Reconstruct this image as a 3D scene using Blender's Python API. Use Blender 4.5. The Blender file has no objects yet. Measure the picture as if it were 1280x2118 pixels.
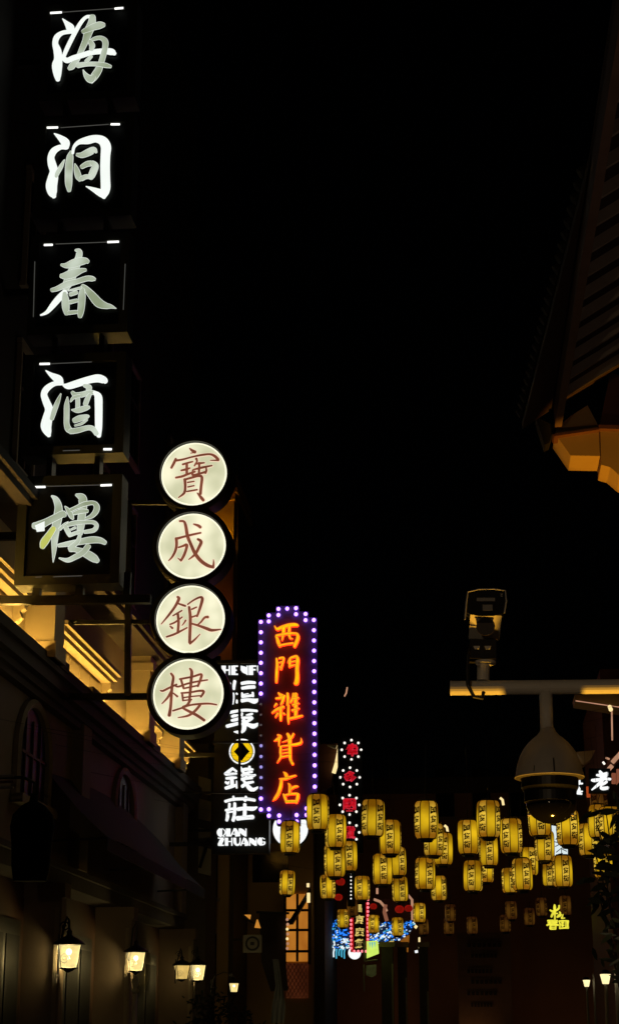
import bpy, bmesh, math, random
from mathutils import Vector, Matrix
random.seed(7)
S = bpy.context.scene
C = S.collection

# ------------------------------------------------------------------ camera
FP = 3600.0                       # focal length in pixels of a 1280 x 2118 frame
EYE = Vector((0, 0, 1.6))
VX, VY = 1000.0, 2150.0           # where the street (+Y) vanishes
TH = math.atan((VY - 1059) / FP)
PSI = math.atan((VX - 640) / FP * math.cos(TH))
FWD = Vector((-math.sin(PSI) * math.cos(TH), math.cos(PSI) * math.cos(TH), math.sin(TH)))
RGT = Vector((math.cos(PSI), math.sin(PSI), 0))
UPV = RGT.cross(FWD)
cam = bpy.data.cameras.new('camera')
cam.sensor_fit = 'HORIZONTAL'; cam.sensor_width = 36; cam.lens = 36 * FP / 1280
cam.clip_start = 0.1; cam.clip_end = 2000
co = bpy.data.objects.new('camera', cam); C.objects.link(co)
M3 = Matrix((RGT, UPV, -FWD)).transposed()
co.matrix_world = Matrix.Translation(EYE) @ M3.to_4x4()
S.camera = co

# ------------------------------------------------------------------ night sky, moon, exposure
W = bpy.data.worlds.new('World'); S.world = W; W.use_nodes = True
nt = W.node_tree; bg = nt.nodes['Background']
sky = nt.nodes.new('ShaderNodeTexSky'); sky.sky_type = 'NISHITA'; sky.sun_disc = False
sky.sun_elevation = math.radians(12); sky.sun_rotation = math.radians(140)
nt.links.new(sky.outputs['Color'], bg.inputs['Color']); bg.inputs['Strength'].default_value = 0.00004
sl = bpy.data.lights.new('moon', 'SUN'); sl.energy = 0.002; sl.angle = math.radians(0.5); sl.color = (1, .95, .88)
so = bpy.data.objects.new('moon', sl); so.rotation_euler = (math.radians(60), 0, math.radians(140)); C.objects.link(so)
S.view_settings.view_transform = 'Standard'; S.view_settings.look = 'None'
S.view_settings.exposure = 0; S.view_settings.gamma = 1
S.render.engine = 'CYCLES'
S.cycles.use_denoising = True; S.cycles.max_bounces = 4; S.cycles.diffuse_bounces = 2
S.cycles.sample_clamp_indirect = 2.0; S.cycles.use_light_tree = True

# ------------------------------------------------------------------ helpers
def P(px, py, Y):
    """world point on the plane y = Y seen at pixel px, py of the 1280 x 2118 frame"""
    d = RGT * ((px - 640) / FP) - UPV * ((py - 1059) / FP) + FWD
    return EYE + d * ((Y - EYE.y) / d.y)
def PX(px, py, X):
    d = RGT * ((px - 640) / FP) - UPV * ((py - 1059) / FP) + FWD
    return EYE + d * ((X - EYE.x) / d.x)

class G:
    def __init__(s): s.v = []; s.f = []; s.m = []
    def face(s, idx, m=0): s.f.append(tuple(idx)); s.m.append(m)
    def add(s, vs): b = len(s.v); s.v += [tuple(v) for v in vs]; return b
    def box(s, x0, x1, y0, y1, z0, z1, m=0):
        if x0 > x1: x0, x1 = x1, x0
        if y0 > y1: y0, y1 = y1, y0
        if z0 > z1: z0, z1 = z1, z0
        b = s.add([(x0,y0,z0),(x1,y0,z0),(x1,y1,z0),(x0,y1,z0),(x0,y0,z1),(x1,y0,z1),(x1,y1,z1),(x0,y1,z1)])
        for q in ((0,3,2,1),(4,5,6,7),(0,1,5,4),(1,2,6,5),(2,3,7,6),(3,0,4,7)): s.face([b+i for i in q], m)
        return s
    def beam(s, a, b_, w, h, m=0, up=(0,0,1)):
        a = Vector(a); b_ = Vector(b_); t = (b_-a).normalized(); u = Vector(up)
        r = t.cross(u)
        if r.length < 1e-4: r = t.cross(Vector((1,0,0)))
        r.normalize(); u = r.cross(t)
        vs = []
        for p in (a, b_):
            for i, j in ((-1,-1),(1,-1),(1,1),(-1,1)): vs.append(p + r*(w/2*i) + u*(h/2*j))
        b = s.add(vs)
        for q in ((3,2,1,0),(4,5,6,7),(0,1,5,4),(1,2,6,5),(2,3,7,6),(3,0,4,7)): s.face([b+i for i in q], m)
        return s
    def tube(s, pts, r, n=8, m=0, caps=True):
        pts = [Vector(p) for p in pts]; rs = r if isinstance(r, (list, tuple)) else [r]*len(pts)
        rings = []; ref = None
        for i, p in enumerate(pts):
            t = (pts[min(i+1, len(pts)-1)] - pts[max(i-1, 0)]).normalized()
            if ref is None: ref = Vector((0,0,1)) if abs(t.z) < .9 else Vector((1,0,0))
            u = (ref - t*ref.dot(t)).normalized(); w = t.cross(u); ref = u
            rings.append(s.add([p + (u*math.cos(2*math.pi*k/n) + w*math.sin(2*math.pi*k/n))*rs[i] for k in range(n)]))
        for a, b in zip(rings, rings[1:]):
            for k in range(n): s.face((a+k, a+(k+1)%n, b+(k+1)%n, b+k), m)
        if caps:
            s.face([rings[0]+k for k in range(n)][::-1], m); s.face([rings[-1]+k for k in range(n)], m)
        return s
    def lathe(s, prof, c=(0,0,0), n=24, m=0, axis='Z', a0=0.0):
        c = Vector(c); rings = []
        for r, h in prof:
            vs = []
            for k in range(n):
                a = a0 + 2*math.pi*k/n
                if axis == 'Z': vs.append(c + Vector((r*math.cos(a), r*math.sin(a), h)))
                else: vs.append(c + Vector((r*math.cos(a), h, r*math.sin(a))))
            rings.append(s.add(vs))
        for a, b in zip(rings, rings[1:]):
            for k in range(n): s.face((a+k, a+(k+1)%n, b+(k+1)%n, b+k), m)
        s.face([rings[0]+k for k in range(n)][::-1], m); s.face([rings[-1]+k for k in range(n)], m)
        return s
    def poly(s, pts, off, m=0):
        """closed outline extruded by the vector off"""
        pts = [Vector(p) for p in pts]; off = Vector(off); n = len(pts)
        a = s.add(pts); b = s.add([p + off for p in pts])
        s.face(range(a, a+n), m); s.face(range(b+n-1, b-1, -1), m)
        for k in range(n): s.face((a+k, b+k, b+(k+1)%n, a+(k+1)%n), m)
        return s
    def ball(s, c, r, m=0, n=8, k=5, flat=1.0):
        prof = [(r*math.sin(math.pi*i/k), -r*math.cos(math.pi*i/k)*flat) for i in range(k+1)]
        prof[0] = (r*.05, prof[0][1]); prof[-1] = (r*.05, prof[-1][1])
        return s.lathe(prof, c, n, m)

def obj(name, g, mats, parent=None, loc=None, smooth=False):
    if not isinstance(mats, (list, tuple)): mats = [mats]
    base = Vector(loc) if loc is not None else Vector((0,0,0))
    o0 = parent
    while o0 is not None: base = base + o0.location; o0 = o0.parent
    me = bpy.data.meshes.new(name)
    me.from_pydata([tuple(Vector(v) - base) for v in g.v], [], g.f)
    for m in mats: me.materials.append(m)
    me.polygons.foreach_set('material_index', g.m)
    if smooth: me.polygons.foreach_set('use_smooth', [True]*len(g.f))
    me.update()
    bm = bmesh.new(); bm.from_mesh(me); bmesh.ops.recalc_face_normals(bm, faces=bm.faces); bm.to_mesh(me); bm.free()
    o = bpy.data.objects.new(name, me); C.objects.link(o)
    if loc is not None: o.location = loc
    if parent is not None: o.parent = parent
    return o
def thing(name, label, cat, loc, group=None):
    o = bpy.data.objects.new(name, None); C.objects.link(o); o.location = loc; o.empty_display_size = .2
    return tag(o, label, cat, group)
def tag(o, label, cat, group=None):
    o['label'] = label; o['category'] = cat
    if group: o['group'] = group
    return o
def struct(o): o['kind'] = 'structure'; return o
def copy_tree(o, parent=None):
    c = o.copy(); C.objects.link(c); c.parent = parent
    for ch in o.children: copy_tree(ch, c)
    return c
def lamp(name, loc, power, col, parent=None, r=.05, spot=None, aim=None):
    l = bpy.data.lights.new(name, 'SPOT' if spot else 'POINT'); l.energy = power; l.color = col; l.shadow_soft_size = r
    o = bpy.data.objects.new(name, l); C.objects.link(o)
    base = Vector((0,0,0)); p = parent
    while p is not None: base = base + p.location; p = p.parent
    o.location = Vector(loc) - base
    if parent: o.parent = parent
    if spot:
        l.spot_size = math.radians(spot); l.spot_blend = .6
        o.rotation_euler = (Vector(aim) - Vector(loc)).to_track_quat('-Z', 'Y').to_euler()
    return o

# ------------------------------------------------------------------ materials
def lin(r, g, b):
    f = lambda c: c/255/12.92 if c <= 10 else ((c/255+.055)/1.055)**2.4
    return (f(r), f(g), f(b), 1)
def surf(name, col, rough=.7, var=.25, scale=3.0, metal=0.0, bump=.0, spec=.4):
    m = bpy.data.materials.new(name); m.use_nodes = True; n = m.node_tree; b = n.nodes['Principled BSDF']
    b.inputs['Roughness'].default_value = rough; b.inputs['Metallic'].default_value = metal
    b.inputs['Specular IOR Level'].default_value = spec
    tc = n.nodes.new('ShaderNodeTexCoord'); no = n.nodes.new('ShaderNodeTexNoise')
    no.inputs['Scale'].default_value = scale; no.inputs['Detail'].default_value = 6; no.inputs['Roughness'].default_value = .65
    n.links.new(tc.outputs['Object'], no.inputs['Vector'])
    mx = n.nodes.new('ShaderNodeMix'); mx.data_type = 'RGBA'
    mx.inputs[6].default_value = tuple(c*(1-var) for c in col[:3]) + (1,)
    mx.inputs[7].default_value = tuple(min(1, c*(1+var)) for c in col[:3]) + (1,)
    n.links.new(no.outputs['Fac'], mx.inputs[0]); n.links.new(mx.outputs[2], b.inputs['Base Color'])
    if bump:
        bp = n.nodes.new('ShaderNodeBump'); bp.inputs['Strength'].default_value = bump; bp.inputs['Distance'].default_value = .03
        n.links.new(no.outputs['Fac'], bp.inputs['Height']); n.links.new(bp.outputs['Normal'], b.inputs['Normal'])
    return m
def glow(name, col, strength=1.0, var=.0, scale=2.0, col2=None, base=(.02,.02,.02,1), coord='Object'):
    """a lit diffuser, tube or bulb; the light output wanders a little over its face"""
    m = bpy.data.materials.new(name); m.use_nodes = True; n = m.node_tree; b = n.nodes['Principled BSDF']
    b.inputs['Base Color'].default_value = base; b.inputs['Roughness'].default_value = .4
    b.inputs['Emission Strength'].default_value = strength
    if var or col2:
        tc = n.nodes.new('ShaderNodeTexCoord'); no = n.nodes.new('ShaderNodeTexNoise')
        no.inputs['Scale'].default_value = scale; no.inputs['Detail'].default_value = 1.5
        n.links.new(tc.outputs[coord], no.inputs['Vector'])
        mr = n.nodes.new('ShaderNodeMapRange'); mr.inputs[1].default_value = .35; mr.inputs[2].default_value = .65
        n.links.new(no.outputs['Fac'], mr.inputs[0])
        mx = n.nodes.new('ShaderNodeMix'); mx.data_type = 'RGBA'
        a = col; c2 = col2 or tuple(x*(1-var) for x in col[:3]) + (1,)
        mx.inputs[6].default_value = a; mx.inputs[7].default_value = c2
        n.links.new(mr.outputs[0], mx.inputs[0]); n.links.new(mx.outputs[2], b.inputs['Emission Color'])
    else: b.inputs['Emission Color'].default_value = col
    return m

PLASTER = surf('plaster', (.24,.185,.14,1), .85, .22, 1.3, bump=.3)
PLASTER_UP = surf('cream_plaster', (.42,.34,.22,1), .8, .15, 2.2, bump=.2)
STONE = surf('stone', (.30,.25,.19,1), .8, .3, 4, bump=.3)
DARKSTONE = surf('dark_stone', (.075,.06,.05,1), .85, .3, 3, bump=.3)
WOOD = surf('dark_wood', (.07,.035,.02,1), .6, .4, 5, bump=.2)
REDWOOD = surf('red_brown_wood', (.13,.05,.03,1), .6, .3, 4, bump=.2)
TILE = surf('roof_tile', (.014,.013,.012,1), .9, .35, 6, bump=.2)
BLACK = surf('black_metal', (.008,.008,.008,1), .45, .3, 5)
PANEL = surf('black_panel', (.008,.009,.008,1), .7, .3, 3, spec=.15)
GREY = surf('grey_panel', (.30,.29,.27,1), .7, .2, 3)
WHITEP = surf('white_paint', (.62,.60,.55,1), .45, .1, 6)
SMOKE = surf('smoked_glass', (.004,.004,.004,1), .08, .1, 3)
ASPHALT = surf('asphalt', (.05,.048,.045,1), .7, .4, 2, bump=.3)
PAVE = surf('paving_stone', (.16,.14,.12,1), .7, .3, 2, bump=.2)
GLASSD = surf('dark_glass', (.01,.01,.012,1), .1, .2, 3, spec=.6)
LEAF = surf('leaf', (.045,.06,.025,1), .55, .4, 9)
BARK = surf('bark', (.07,.05,.035,1), .9, .4, 8, bump=.5)
CLOTH = surf('canvas', (.05,.038,.03,1), .9, .25, 4)
GOLDP = surf('ochre_plaster', (.45,.30,.12,1), .8, .12, 2)
CURT = surf('curtain', (.25,.27,.32,1), .9, .3, 5)

L_WHITE = glow('letter_core', lin(206,216,200), 1.0, scale=1.6, col2=lin(142,154,124))
L_RIM = glow('letter_edge', lin(238,246,236), 1.0, .28, 1.1)
L_BRIGHT = glow('letter_bright', lin(246,252,246), 1.05, .06, 1.5)
L_LIME = glow('letter_lime', lin(214,220,110), 1.0, .25, 4)
L_SLOT = glow('light_slot', lin(255,255,250), 1.4)
L_SLIT = glow('faint_slit', lin(90,90,85), .6)
PURE = glow('white_letter', lin(250,252,252), 1.05, .05, 4)
DISC = glow('disc_diffuser', lin(254,250,214), 1.0, scale=1.5, col2=lin(206,206,168))
DISC_EDGE = glow('disc_edge', lin(255,252,222), 1.08)
BROWN = glow('brown_letter', lin(150,84,62), .75, .35, 3, base=(.2,.06,.03,1))
HALO = glow('letter_outline', lin(253,222,192), 1.0)
NEON_Y = glow('neon_core', lin(255,212,8), 1.0, scale=5, col2=lin(255,178,20))
NEON_O = glow('neon_edge', lin(255,112,42), 1.05, .1, 4)
NEON_R = glow('neon_side', (1,.025,.004,1), 3.4)
BULB_V = glow('violet_bulb', (1.7,.80,5.5,1), 1.0, base=(.5,.4,.6,1))
BULB_DIM = glow('violet_bulb_dim', (.42,.36,.9,1), .9)
BULB_OFF = glow('bulb_off', (.12,.11,.12,1), .6)
VPANEL = surf('violet_sign_panel', (.08,.055,.10,1), .6, .25, 3)
RED_L = glow('red_letter', lin(206,14,32), 1.0, scale=8, col2=lin(170,8,22))
RED_E = glow('red_letter_edge', lin(212,52,72), .9)
BULB_W = glow('white_bulb', lin(255,246,236), 1.15)
BULB_R = glow('pink_bulb', (1.4,.28,.33,1), 1.0)
YEL = glow('yellow_letter', lin(250,240,70), 1.0, .25, 6)
GOLDL = glow('gold_letter', lin(236,206,110), 1.0, .4, 6)
EMB_Y = glow('emblem_yellow', lin(252,205,14), 1.0, .14, 4)
LED = glow('led_strip', (1.0,.58,.11,1), 90.0)
LED_PALE = glow('led_pale', lin(255,226,160), 1.1)
LED_PINK = glow('led_pink', lin(225,165,130), .7, .2, 3)
WIN = glow('lit_window', lin(205,130,45), .8, scale=1.2, col2=lin(170,98,28))
def lamp_glass(name, col, k):
    m = bpy.data.materials.new(name); m.use_nodes = True; n = m.node_tree
    n.nodes.remove(n.nodes['Principled BSDF']); out = n.nodes['Material Output']
    tr = n.nodes.new('ShaderNodeBsdfTransparent'); tr.inputs[0].default_value = (.75,.72,.6,1)
    em = n.nodes.new('ShaderNodeEmission'); em.inputs[0].default_value = col
    tc = n.nodes.new('ShaderNodeTexCoord'); no = n.nodes.new('ShaderNodeTexNoise'); no.inputs['Scale'].default_value = 6
    n.links.new(tc.outputs['Object'], no.inputs['Vector'])
    mr = n.nodes.new('ShaderNodeMapRange'); mr.inputs[3].default_value = k*.5; mr.inputs[4].default_value = k*1.5
    n.links.new(no.outputs['Fac'], mr.inputs[0]); n.links.new(mr.outputs[0], em.inputs[1])
    ad = n.nodes.new('ShaderNodeAddShader'); n.links.new(tr.outputs[0], ad.inputs[0]); n.links.new(em.outputs[0], ad.inputs[1])
    n.links.new(ad.outputs[0], out.inputs[0]); return m
LAMPG = lamp_glass('lamp_glass', (1.0,.86,.44,1), .72)
LAMPG2 = lamp_glass('lamp_glass_side', (.90,.72,.32,1), .42)
LAMPF = lamp_glass('lamp_glass_faint', (.60,.42,.14,1), .42)
BLUE = glow('blue_led', (.02,.22,1.0,1), 1.2)
BLUE_D = glow('blue_tinsel', (.001,.008,.04,1), .8)
CYAN = glow('cyan_led', lin(70,170,200), 1.0)
ICE = glow('ice_led', lin(225,240,245), 1.1)
LIME = glow('lime_lightbox', lin(214,245,105), 1.0, .15, 5)
REDLAN = glow('red_lantern', lin(170,24,14), .8, .5, 3)
POSTER = glow('white_lightbox', lin(226,240,242), 1.0, .1, 3)

def lantern_mat(name, ca, cb, k):
    """paper lit from within: brightest where the bulb sits, at mid height; each lantern a little different"""
    m = bpy.data.materials.new(name); m.use_nodes = True; n = m.node_tree; b = n.nodes['Principled BSDF']
    b.inputs['Base Color'].default_value = (.35,.22,.05,1); b.inputs['Roughness'].default_value = .7
    tc = n.nodes.new('ShaderNodeTexCoord'); oi = n.nodes.new('ShaderNodeObjectInfo')
    sx = n.nodes.new('ShaderNodeSeparateXYZ'); n.links.new(tc.outputs['Object'], sx.inputs[0])
    z0 = n.nodes.new('ShaderNodeMath'); z0.operation = 'MULTIPLY_ADD'; z0.inputs[1].default_value = .16; z0.inputs[2].default_value = -.11
    n.links.new(oi.outputs['Random'], z0.inputs[0])
    dz = n.nodes.new('ShaderNodeMath'); dz.operation = 'SUBTRACT'; n.links.new(sx.outputs[2], dz.inputs[0]); n.links.new(z0.outputs[0], dz.inputs[1])
    ab = n.nodes.new('ShaderNodeMath'); ab.operation = 'ABSOLUTE'; n.links.new(dz.outputs[0], ab.inputs[0])
    mr = n.nodes.new('ShaderNodeMapRange'); mr.interpolation_type = 'SMOOTHSTEP'; mr.inputs[1].default_value = .34; mr.inputs[2].default_value = .0
    n.links.new(ab.outputs[0], mr.inputs[0])
    no = n.nodes.new('ShaderNodeTexNoise'); no.inputs['Scale'].default_value = 5; no.noise_dimensions = '4D'
    n.links.new(tc.outputs['Object'], no.inputs['Vector'])
    mw = n.nodes.new('ShaderNodeMath'); mw.operation = 'MULTIPLY'; mw.inputs[1].default_value = 50
    n.links.new(oi.outputs['Random'], mw.inputs[0]); n.links.new(mw.outputs[0], no.inputs['W'])
    ad = n.nodes.new('ShaderNodeMath'); ad.operation = 'MULTIPLY_ADD'; ad.inputs[1].default_value = .95; ad.inputs[2].default_value = -.42
    n.links.new(mr.outputs[0], ad.inputs[0])
    a2 = n.nodes.new('ShaderNodeMath'); a2.operation = 'MULTIPLY_ADD'; a2.inputs[1].default_value = .75
    n.links.new(no.outputs['Fac'], a2.inputs[0]); n.links.new(ad.outputs[0], a2.inputs[2]); a2.use_clamp = True
    mx = n.nodes.new('ShaderNodeMix'); mx.data_type = 'RGBA'; mx.inputs[6].default_value = ca; mx.inputs[7].default_value = cb
    n.links.new(a2.outputs[0], mx.inputs[0]); n.links.new(mx.outputs[2], b.inputs['Emission Color'])
    rs = n.nodes.new('ShaderNodeMapRange'); rs.inputs[3].default_value = k*.82; rs.inputs[4].default_value = k*1.22
    n.links.new(oi.outputs['Random'], rs.inputs[0]); n.links.new(rs.outputs[0], b.inputs['Emission Strength'])
    return m
PAPER = lantern_mat('lantern_paper', lin(116,74,3), lin(214,172,22), 1.0)
PAPER_T = lantern_mat('lantern_paper_text', lin(128,82,12), lin(222,184,60), 1.0)
PAPER_D = lantern_mat('lantern_paper_dim', lin(50,24,6), lin(92,60,16), .7)  # weak emission stands in for light reflected by the dim lanterns
RIB = surf('lantern_rib', (.07,.015,.008,1), .7, .3, 8)
INK = surf('lantern_ink', (.07,.014,.012,1), .8, .2, 8)
CAPW = surf('lantern_cap', (.20,.17,.14,1), .5, .2, 8)

# ------------------------------------------------------------------ brush lettering
def catmull(pts, k=5):
    if len(pts) < 3:
        return [tuple(pts[0][j] + (pts[-1][j]-pts[0][j])*t/k for j in range(3)) for t in range(k+1)]
    out = []; n = len(pts)
    for i in range(n-1):
        p0, p1, p2, p3 = pts[max(i-1,0)], pts[i], pts[i+1], pts[min(i+2,n-1)]
        for s in range(k):
            t = s/k
            out.append(tuple(.5*((2*p1[j]) + (-p0[j]+p2[j])*t + (2*p0[j]-5*p1[j]+4*p2[j]-p3[j])*t*t + (-p0[j]+3*p1[j]-3*p2[j]+p3[j])*t**3) for j in range(3)))
    out.append(tuple(pts[-1])); return out
def ribbon(g, pts, place, front, back, rim, m=(0,1,2), cap=True, k=5):
    q = catmull(pts, k)
    n = len(q); tg = []
    for i in range(n):
        a, b = q[max(i-1,0)], q[min(i+1,n-1)]
        d = math.hypot(b[0]-a[0], b[1]-a[1]) or 1; tg.append(((b[0]-a[0])/d, (b[1]-a[1])/d))
    sec = []
    def capsec(i, sgn):
        r = max(q[i][2],1)/2; out = []
        for t in (.95, .75, .4):
            out.append((q[i][0]+sgn*tg[i][0]*r*t*.8, q[i][1]+sgn*tg[i][1]*r*t*.8, 2*r*math.sqrt(1-t*t), tg[i]))
        return out
    if cap: sec += capsec(0, -1)
    sec += [(q[i][0], q[i][1], max(q[i][2],1), tg[i]) for i in range(n)]
    if cap: sec += capsec(n-1, 1)[::-1]
    rows = []
    for x, y, w, t in sec:
        nx, ny = -t[1], t[0]; h = w/2; hi = max(h-rim, h*.25)
        rows.append(g.add([place(x+nx*h, y+ny*h, back), place(x+nx*h, y+ny*h, front), place(x+nx*hi, y+ny*hi, front+.002),
                           place(x-nx*hi, y-ny*hi, front+.002), place(x-nx*h, y-ny*h, front), place(x-nx*h, y-ny*h, back)]))
    for a, b in zip(rows, rows[1:]):
        for j, mm in ((0,m[2]),(1,m[1]),(2,m[0]),(3,m[1]),(4,m[2])):
            g.face((a+j, a+j+1, b+j+1, b+j), mm)
    for r in (rows[0], rows[-1]):
        g.face((r+1, r+2, r+3, r+4), m[1]); g.face((r, r+1, r+4, r+5), m[2])
def lettering(name, strokes, x0, y0, s, Y, mats, parent, front=.06, back=.0, rim=6, cap=True, step=.0016, k=5, pick=None):
    def place(x, y, d): 
        p = P(x0+x*s, y0+y*s, Y); return (p.x, p.y-d, p.z)
    g = G()
    for i, st in enumerate(strokes):
        m = (0,1,2)
        if pick and i in pick: m = pick[i]
        ribbon(g, st, place, front+step*i, back, rim, m, cap, k)
    return obj(name, g, mats, parent)
FONTCACHE = {}
def glyph(ch, bold=.0):
    if (ch, bold) not in FONTCACHE:
        c = bpy.data.curves.new('glyph', 'FONT'); c.body = ch; c.offset = bold; c.resolution_u = 2; c.fill_mode = 'FRONT'
        o = bpy.data.objects.new('glyph', c); C.objects.link(o)
        dg = bpy.context.evaluated_depsgraph_get(); me = bpy.data.meshes.new_from_object(o.evaluated_get(dg))
        vs = [v.co.copy() for v in me.vertices]; fs = [tuple(p.vertices) for p in me.polygons]
        x0, x1 = min(v.x for v in vs), max(v.x for v in vs); y0, y1 = min(v.y for v in vs), max(v.y for v in vs)
        FONTCACHE[(ch, bold)] = ([((v.x-x0)/(x1-x0)-.5, (v.y-y0)/(y1-y0)-.5) for v in vs], fs)
        bpy.data.objects.remove(o); bpy.data.curves.remove(c); bpy.data.meshes.remove(me)
    return FONTCACHE[(ch, bold)]
def print_char(g, ch, place, w, h, m=0, bold=.0):
    vs, fs = glyph(ch, bold); b = g.add([place(x*w, y*h) for x, y in vs])
    for f in fs: g.face([b+i for i in f], m)
def flat_char(name, ch, px, py, pw, ph, Y, mat, parent, d=.03, bold=.02):
    g = G()
    def place(x, y):
        p = P(px+x, py-y, Y); return (p.x, p.y-d, p.z)
    print_char(g, ch, place, pw, ph, 0, bold)
    return obj(name, g, mat, parent)

# ================================================================== THE SETTING
g = G(); b = g.add([(-400,-60,0),(400,-60,0),(400,900,0),(-400,900,0)]); g.face((b,b+1,b+2,b+3))
struct(obj('ground', g, ASPHALT))
g = G(); b = g.add([(-8.2,-20,.004),(1.4,-20,.004),(1.4,78,.004),(-8.2,78,.004)]); g.face((b,b+1,b+2,b+3))
struct(obj('street', g, PAVE))
g = G(); g.box(-9.4,-8.2,-20,78,0,.12); g.box(1.4,3.0,-20,78,0,.12); struct(obj('pavement', g, STONE))

# ------------------------------------------------------------------ left building with the lit upper storey
LB = thing('shop_building', 'long plaster building on the left with warm lit upper storey', 'building', (-9.4,24,0))
g = G(); g.box(-14,-9.4,24,52.4,0,4.7); obj('ground_floor_wall', g, WOOD, LB)
for y, x in ((30.0,-8.68),(36.15,-8.6),(43.1,-8.5),(52.0,-8.4)):
    g = G(); g.box(-9.4,x,y,y+.4,0,4.4); g.box(-9.4,x+.07,y-.06,y+.46,4.4,4.7); g.box(-9.4,x+.05,y-.05,y+.45,0,.5)
    p = obj('pilaster', g, PLASTER, LB)
    g = G(); g.box(x-.13,x-.05,y-.035,y+.1,.7,4.2); obj('fillet', g, STONE, p)
for a, c in ((30.7,35.7),(37.0,42.5),(44.0,51.2)):
    g = G(); g.box(-9.396,-9.33,a,c,0.05,3.9); d = obj('shop_door', g, BLACK, LB)
    g = G()
    for k in range(4):
        y = a + (c-a)*(k+.1)/4; g.box(-9.33,-9.31,y,y+(c-a)*.2,1.0,3.6)
    obj('pane', g, surf('dusty_glass', (.012,.012,.012,1), .6, .3, 3, spec=.1) if 'dusty_glass' not in bpy.data.materials else bpy.data.materials['dusty_glass'], d)
g = G(); g.box(-14,-8.75,24,52.45,4.7,5.0); g.box(-14,-8.66,24,52.5,5.0,5.12); obj('string_course', g, DARKSTONE, LB)
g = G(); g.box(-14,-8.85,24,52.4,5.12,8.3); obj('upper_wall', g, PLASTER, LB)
for yc in (34.0, 43.2):
    g = G(); n = 16; hw = 1.15; zb, zs = 6.1, 7.0
    out = [(-8.845,yc-hw,zb),(-8.845,yc+hw,zb)] + [(-8.845, yc+hw*math.cos(math.pi*k/n), zs+.95*math.sin(math.pi*k/n)) for k in range(n+1)]
    g.poly(out, (.012,0,0)); w = obj('arched_window', g, BLACK, LB)
    g = G(); prev = None; path = [(-8.8,yc+hw+.1,zb)] + [(-8.8, yc+(hw+.1)*math.cos(math.pi*k/n), zs+1.05*math.sin(math.pi*k/n)) for k in range(n+1)] + [(-8.8,yc-hw-.1,zb)]
    g.tube(path, .1, 6); obj('arch_surround', g, STONE, w)
    g = G(); g.box(-8.84,-8.6,yc-hw-.25,yc+hw+.25,zb-.18,zb); obj('sill', g, STONE, w)
    g = G()
    for k in (-.5,0,.5): g.box(-8.83,-8.79,yc+k*hw-.03,yc+k*hw+.03,zb,zs+.7)
    g.box(-8.832,-8.792,yc-hw,yc+hw,zs-.03,zs+.03); obj('mullion', g, WOOD, w)
for y in (28.0, 37.6, 51.0):
    g = G(); g.box(-8.85,-8.6,y,y+.8,5.12,8.3); obj('pier', g, PLASTER, LB)
# cornice in stepped courses, ledge and parapet lip
g = G()
for x, z0, z1 in ((-8.66,8.15,8.28),(-8.56,8.28,8.42),(-8.40,8.42,8.66),(-8.30,8.66,8.78)): g.box(-14,x,23.9,52.6,z0,z1)
obj('cornice', g, DARKSTONE, LB)
g = G(); g.box(-8.44,-8.32,23.9,52.55,8.78,8.90); obj('parapet_lip', g, DARKSTONE, LB)
for y in (33.6, 36.9, 44.2):
    g = G(); g.box(-8.5,-8.27,y,y+1.0,8.783,8.98); obj('parapet_block', g, DARKSTONE, LB)
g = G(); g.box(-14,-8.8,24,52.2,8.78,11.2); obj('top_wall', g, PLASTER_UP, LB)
g = G(); g.box(-14,-8.81,24,52.19,11.2,32); obj('attic_wall', g, surf('shade_dark_plaster', (.03,.026,.022,1), .9, .3, 2), LB)  # same wall, coloured darker so the unlit upper part reads black
g = G(); g.box(-8.8,-8.0,24,52.3,11.0,11.12); g.box(-8.8,-7.9,24,52.35,11.12,11.3); obj('light_stop_ledge', g, DARKSTONE, LB)  # ledge added to keep the strip light off the wall above
for y in (26.4, 32.9, 43.1, 47.7):
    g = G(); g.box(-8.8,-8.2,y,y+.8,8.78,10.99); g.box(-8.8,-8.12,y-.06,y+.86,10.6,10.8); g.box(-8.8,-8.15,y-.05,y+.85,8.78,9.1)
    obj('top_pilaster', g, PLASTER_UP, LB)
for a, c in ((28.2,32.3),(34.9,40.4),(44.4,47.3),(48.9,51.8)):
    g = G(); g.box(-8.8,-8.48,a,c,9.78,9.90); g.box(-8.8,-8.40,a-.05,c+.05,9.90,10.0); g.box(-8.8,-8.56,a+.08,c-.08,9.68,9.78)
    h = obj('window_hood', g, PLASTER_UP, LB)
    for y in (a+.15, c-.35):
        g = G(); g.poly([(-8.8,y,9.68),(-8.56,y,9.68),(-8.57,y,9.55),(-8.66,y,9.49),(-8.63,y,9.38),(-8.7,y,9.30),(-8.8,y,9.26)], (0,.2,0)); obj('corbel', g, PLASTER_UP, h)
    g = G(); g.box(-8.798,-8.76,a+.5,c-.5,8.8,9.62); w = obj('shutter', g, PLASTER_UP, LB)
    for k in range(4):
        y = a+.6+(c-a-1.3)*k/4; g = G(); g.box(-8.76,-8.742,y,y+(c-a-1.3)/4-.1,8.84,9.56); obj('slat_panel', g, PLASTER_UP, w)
for a, c in ((27.4,32.7),(33.9,42.9),(44.0,47.5),(48.6,52.1)):
    g = G(); g.box(-8.60,-8.52,a,c,8.783,8.80); s_ = obj('light_channel', g, BLACK, LB)
    g = G(); g.box(-8.59,-8.53,a+.03,c-.03,8.801,8.812); obj('light_strip', g, LED, s_)
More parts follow.
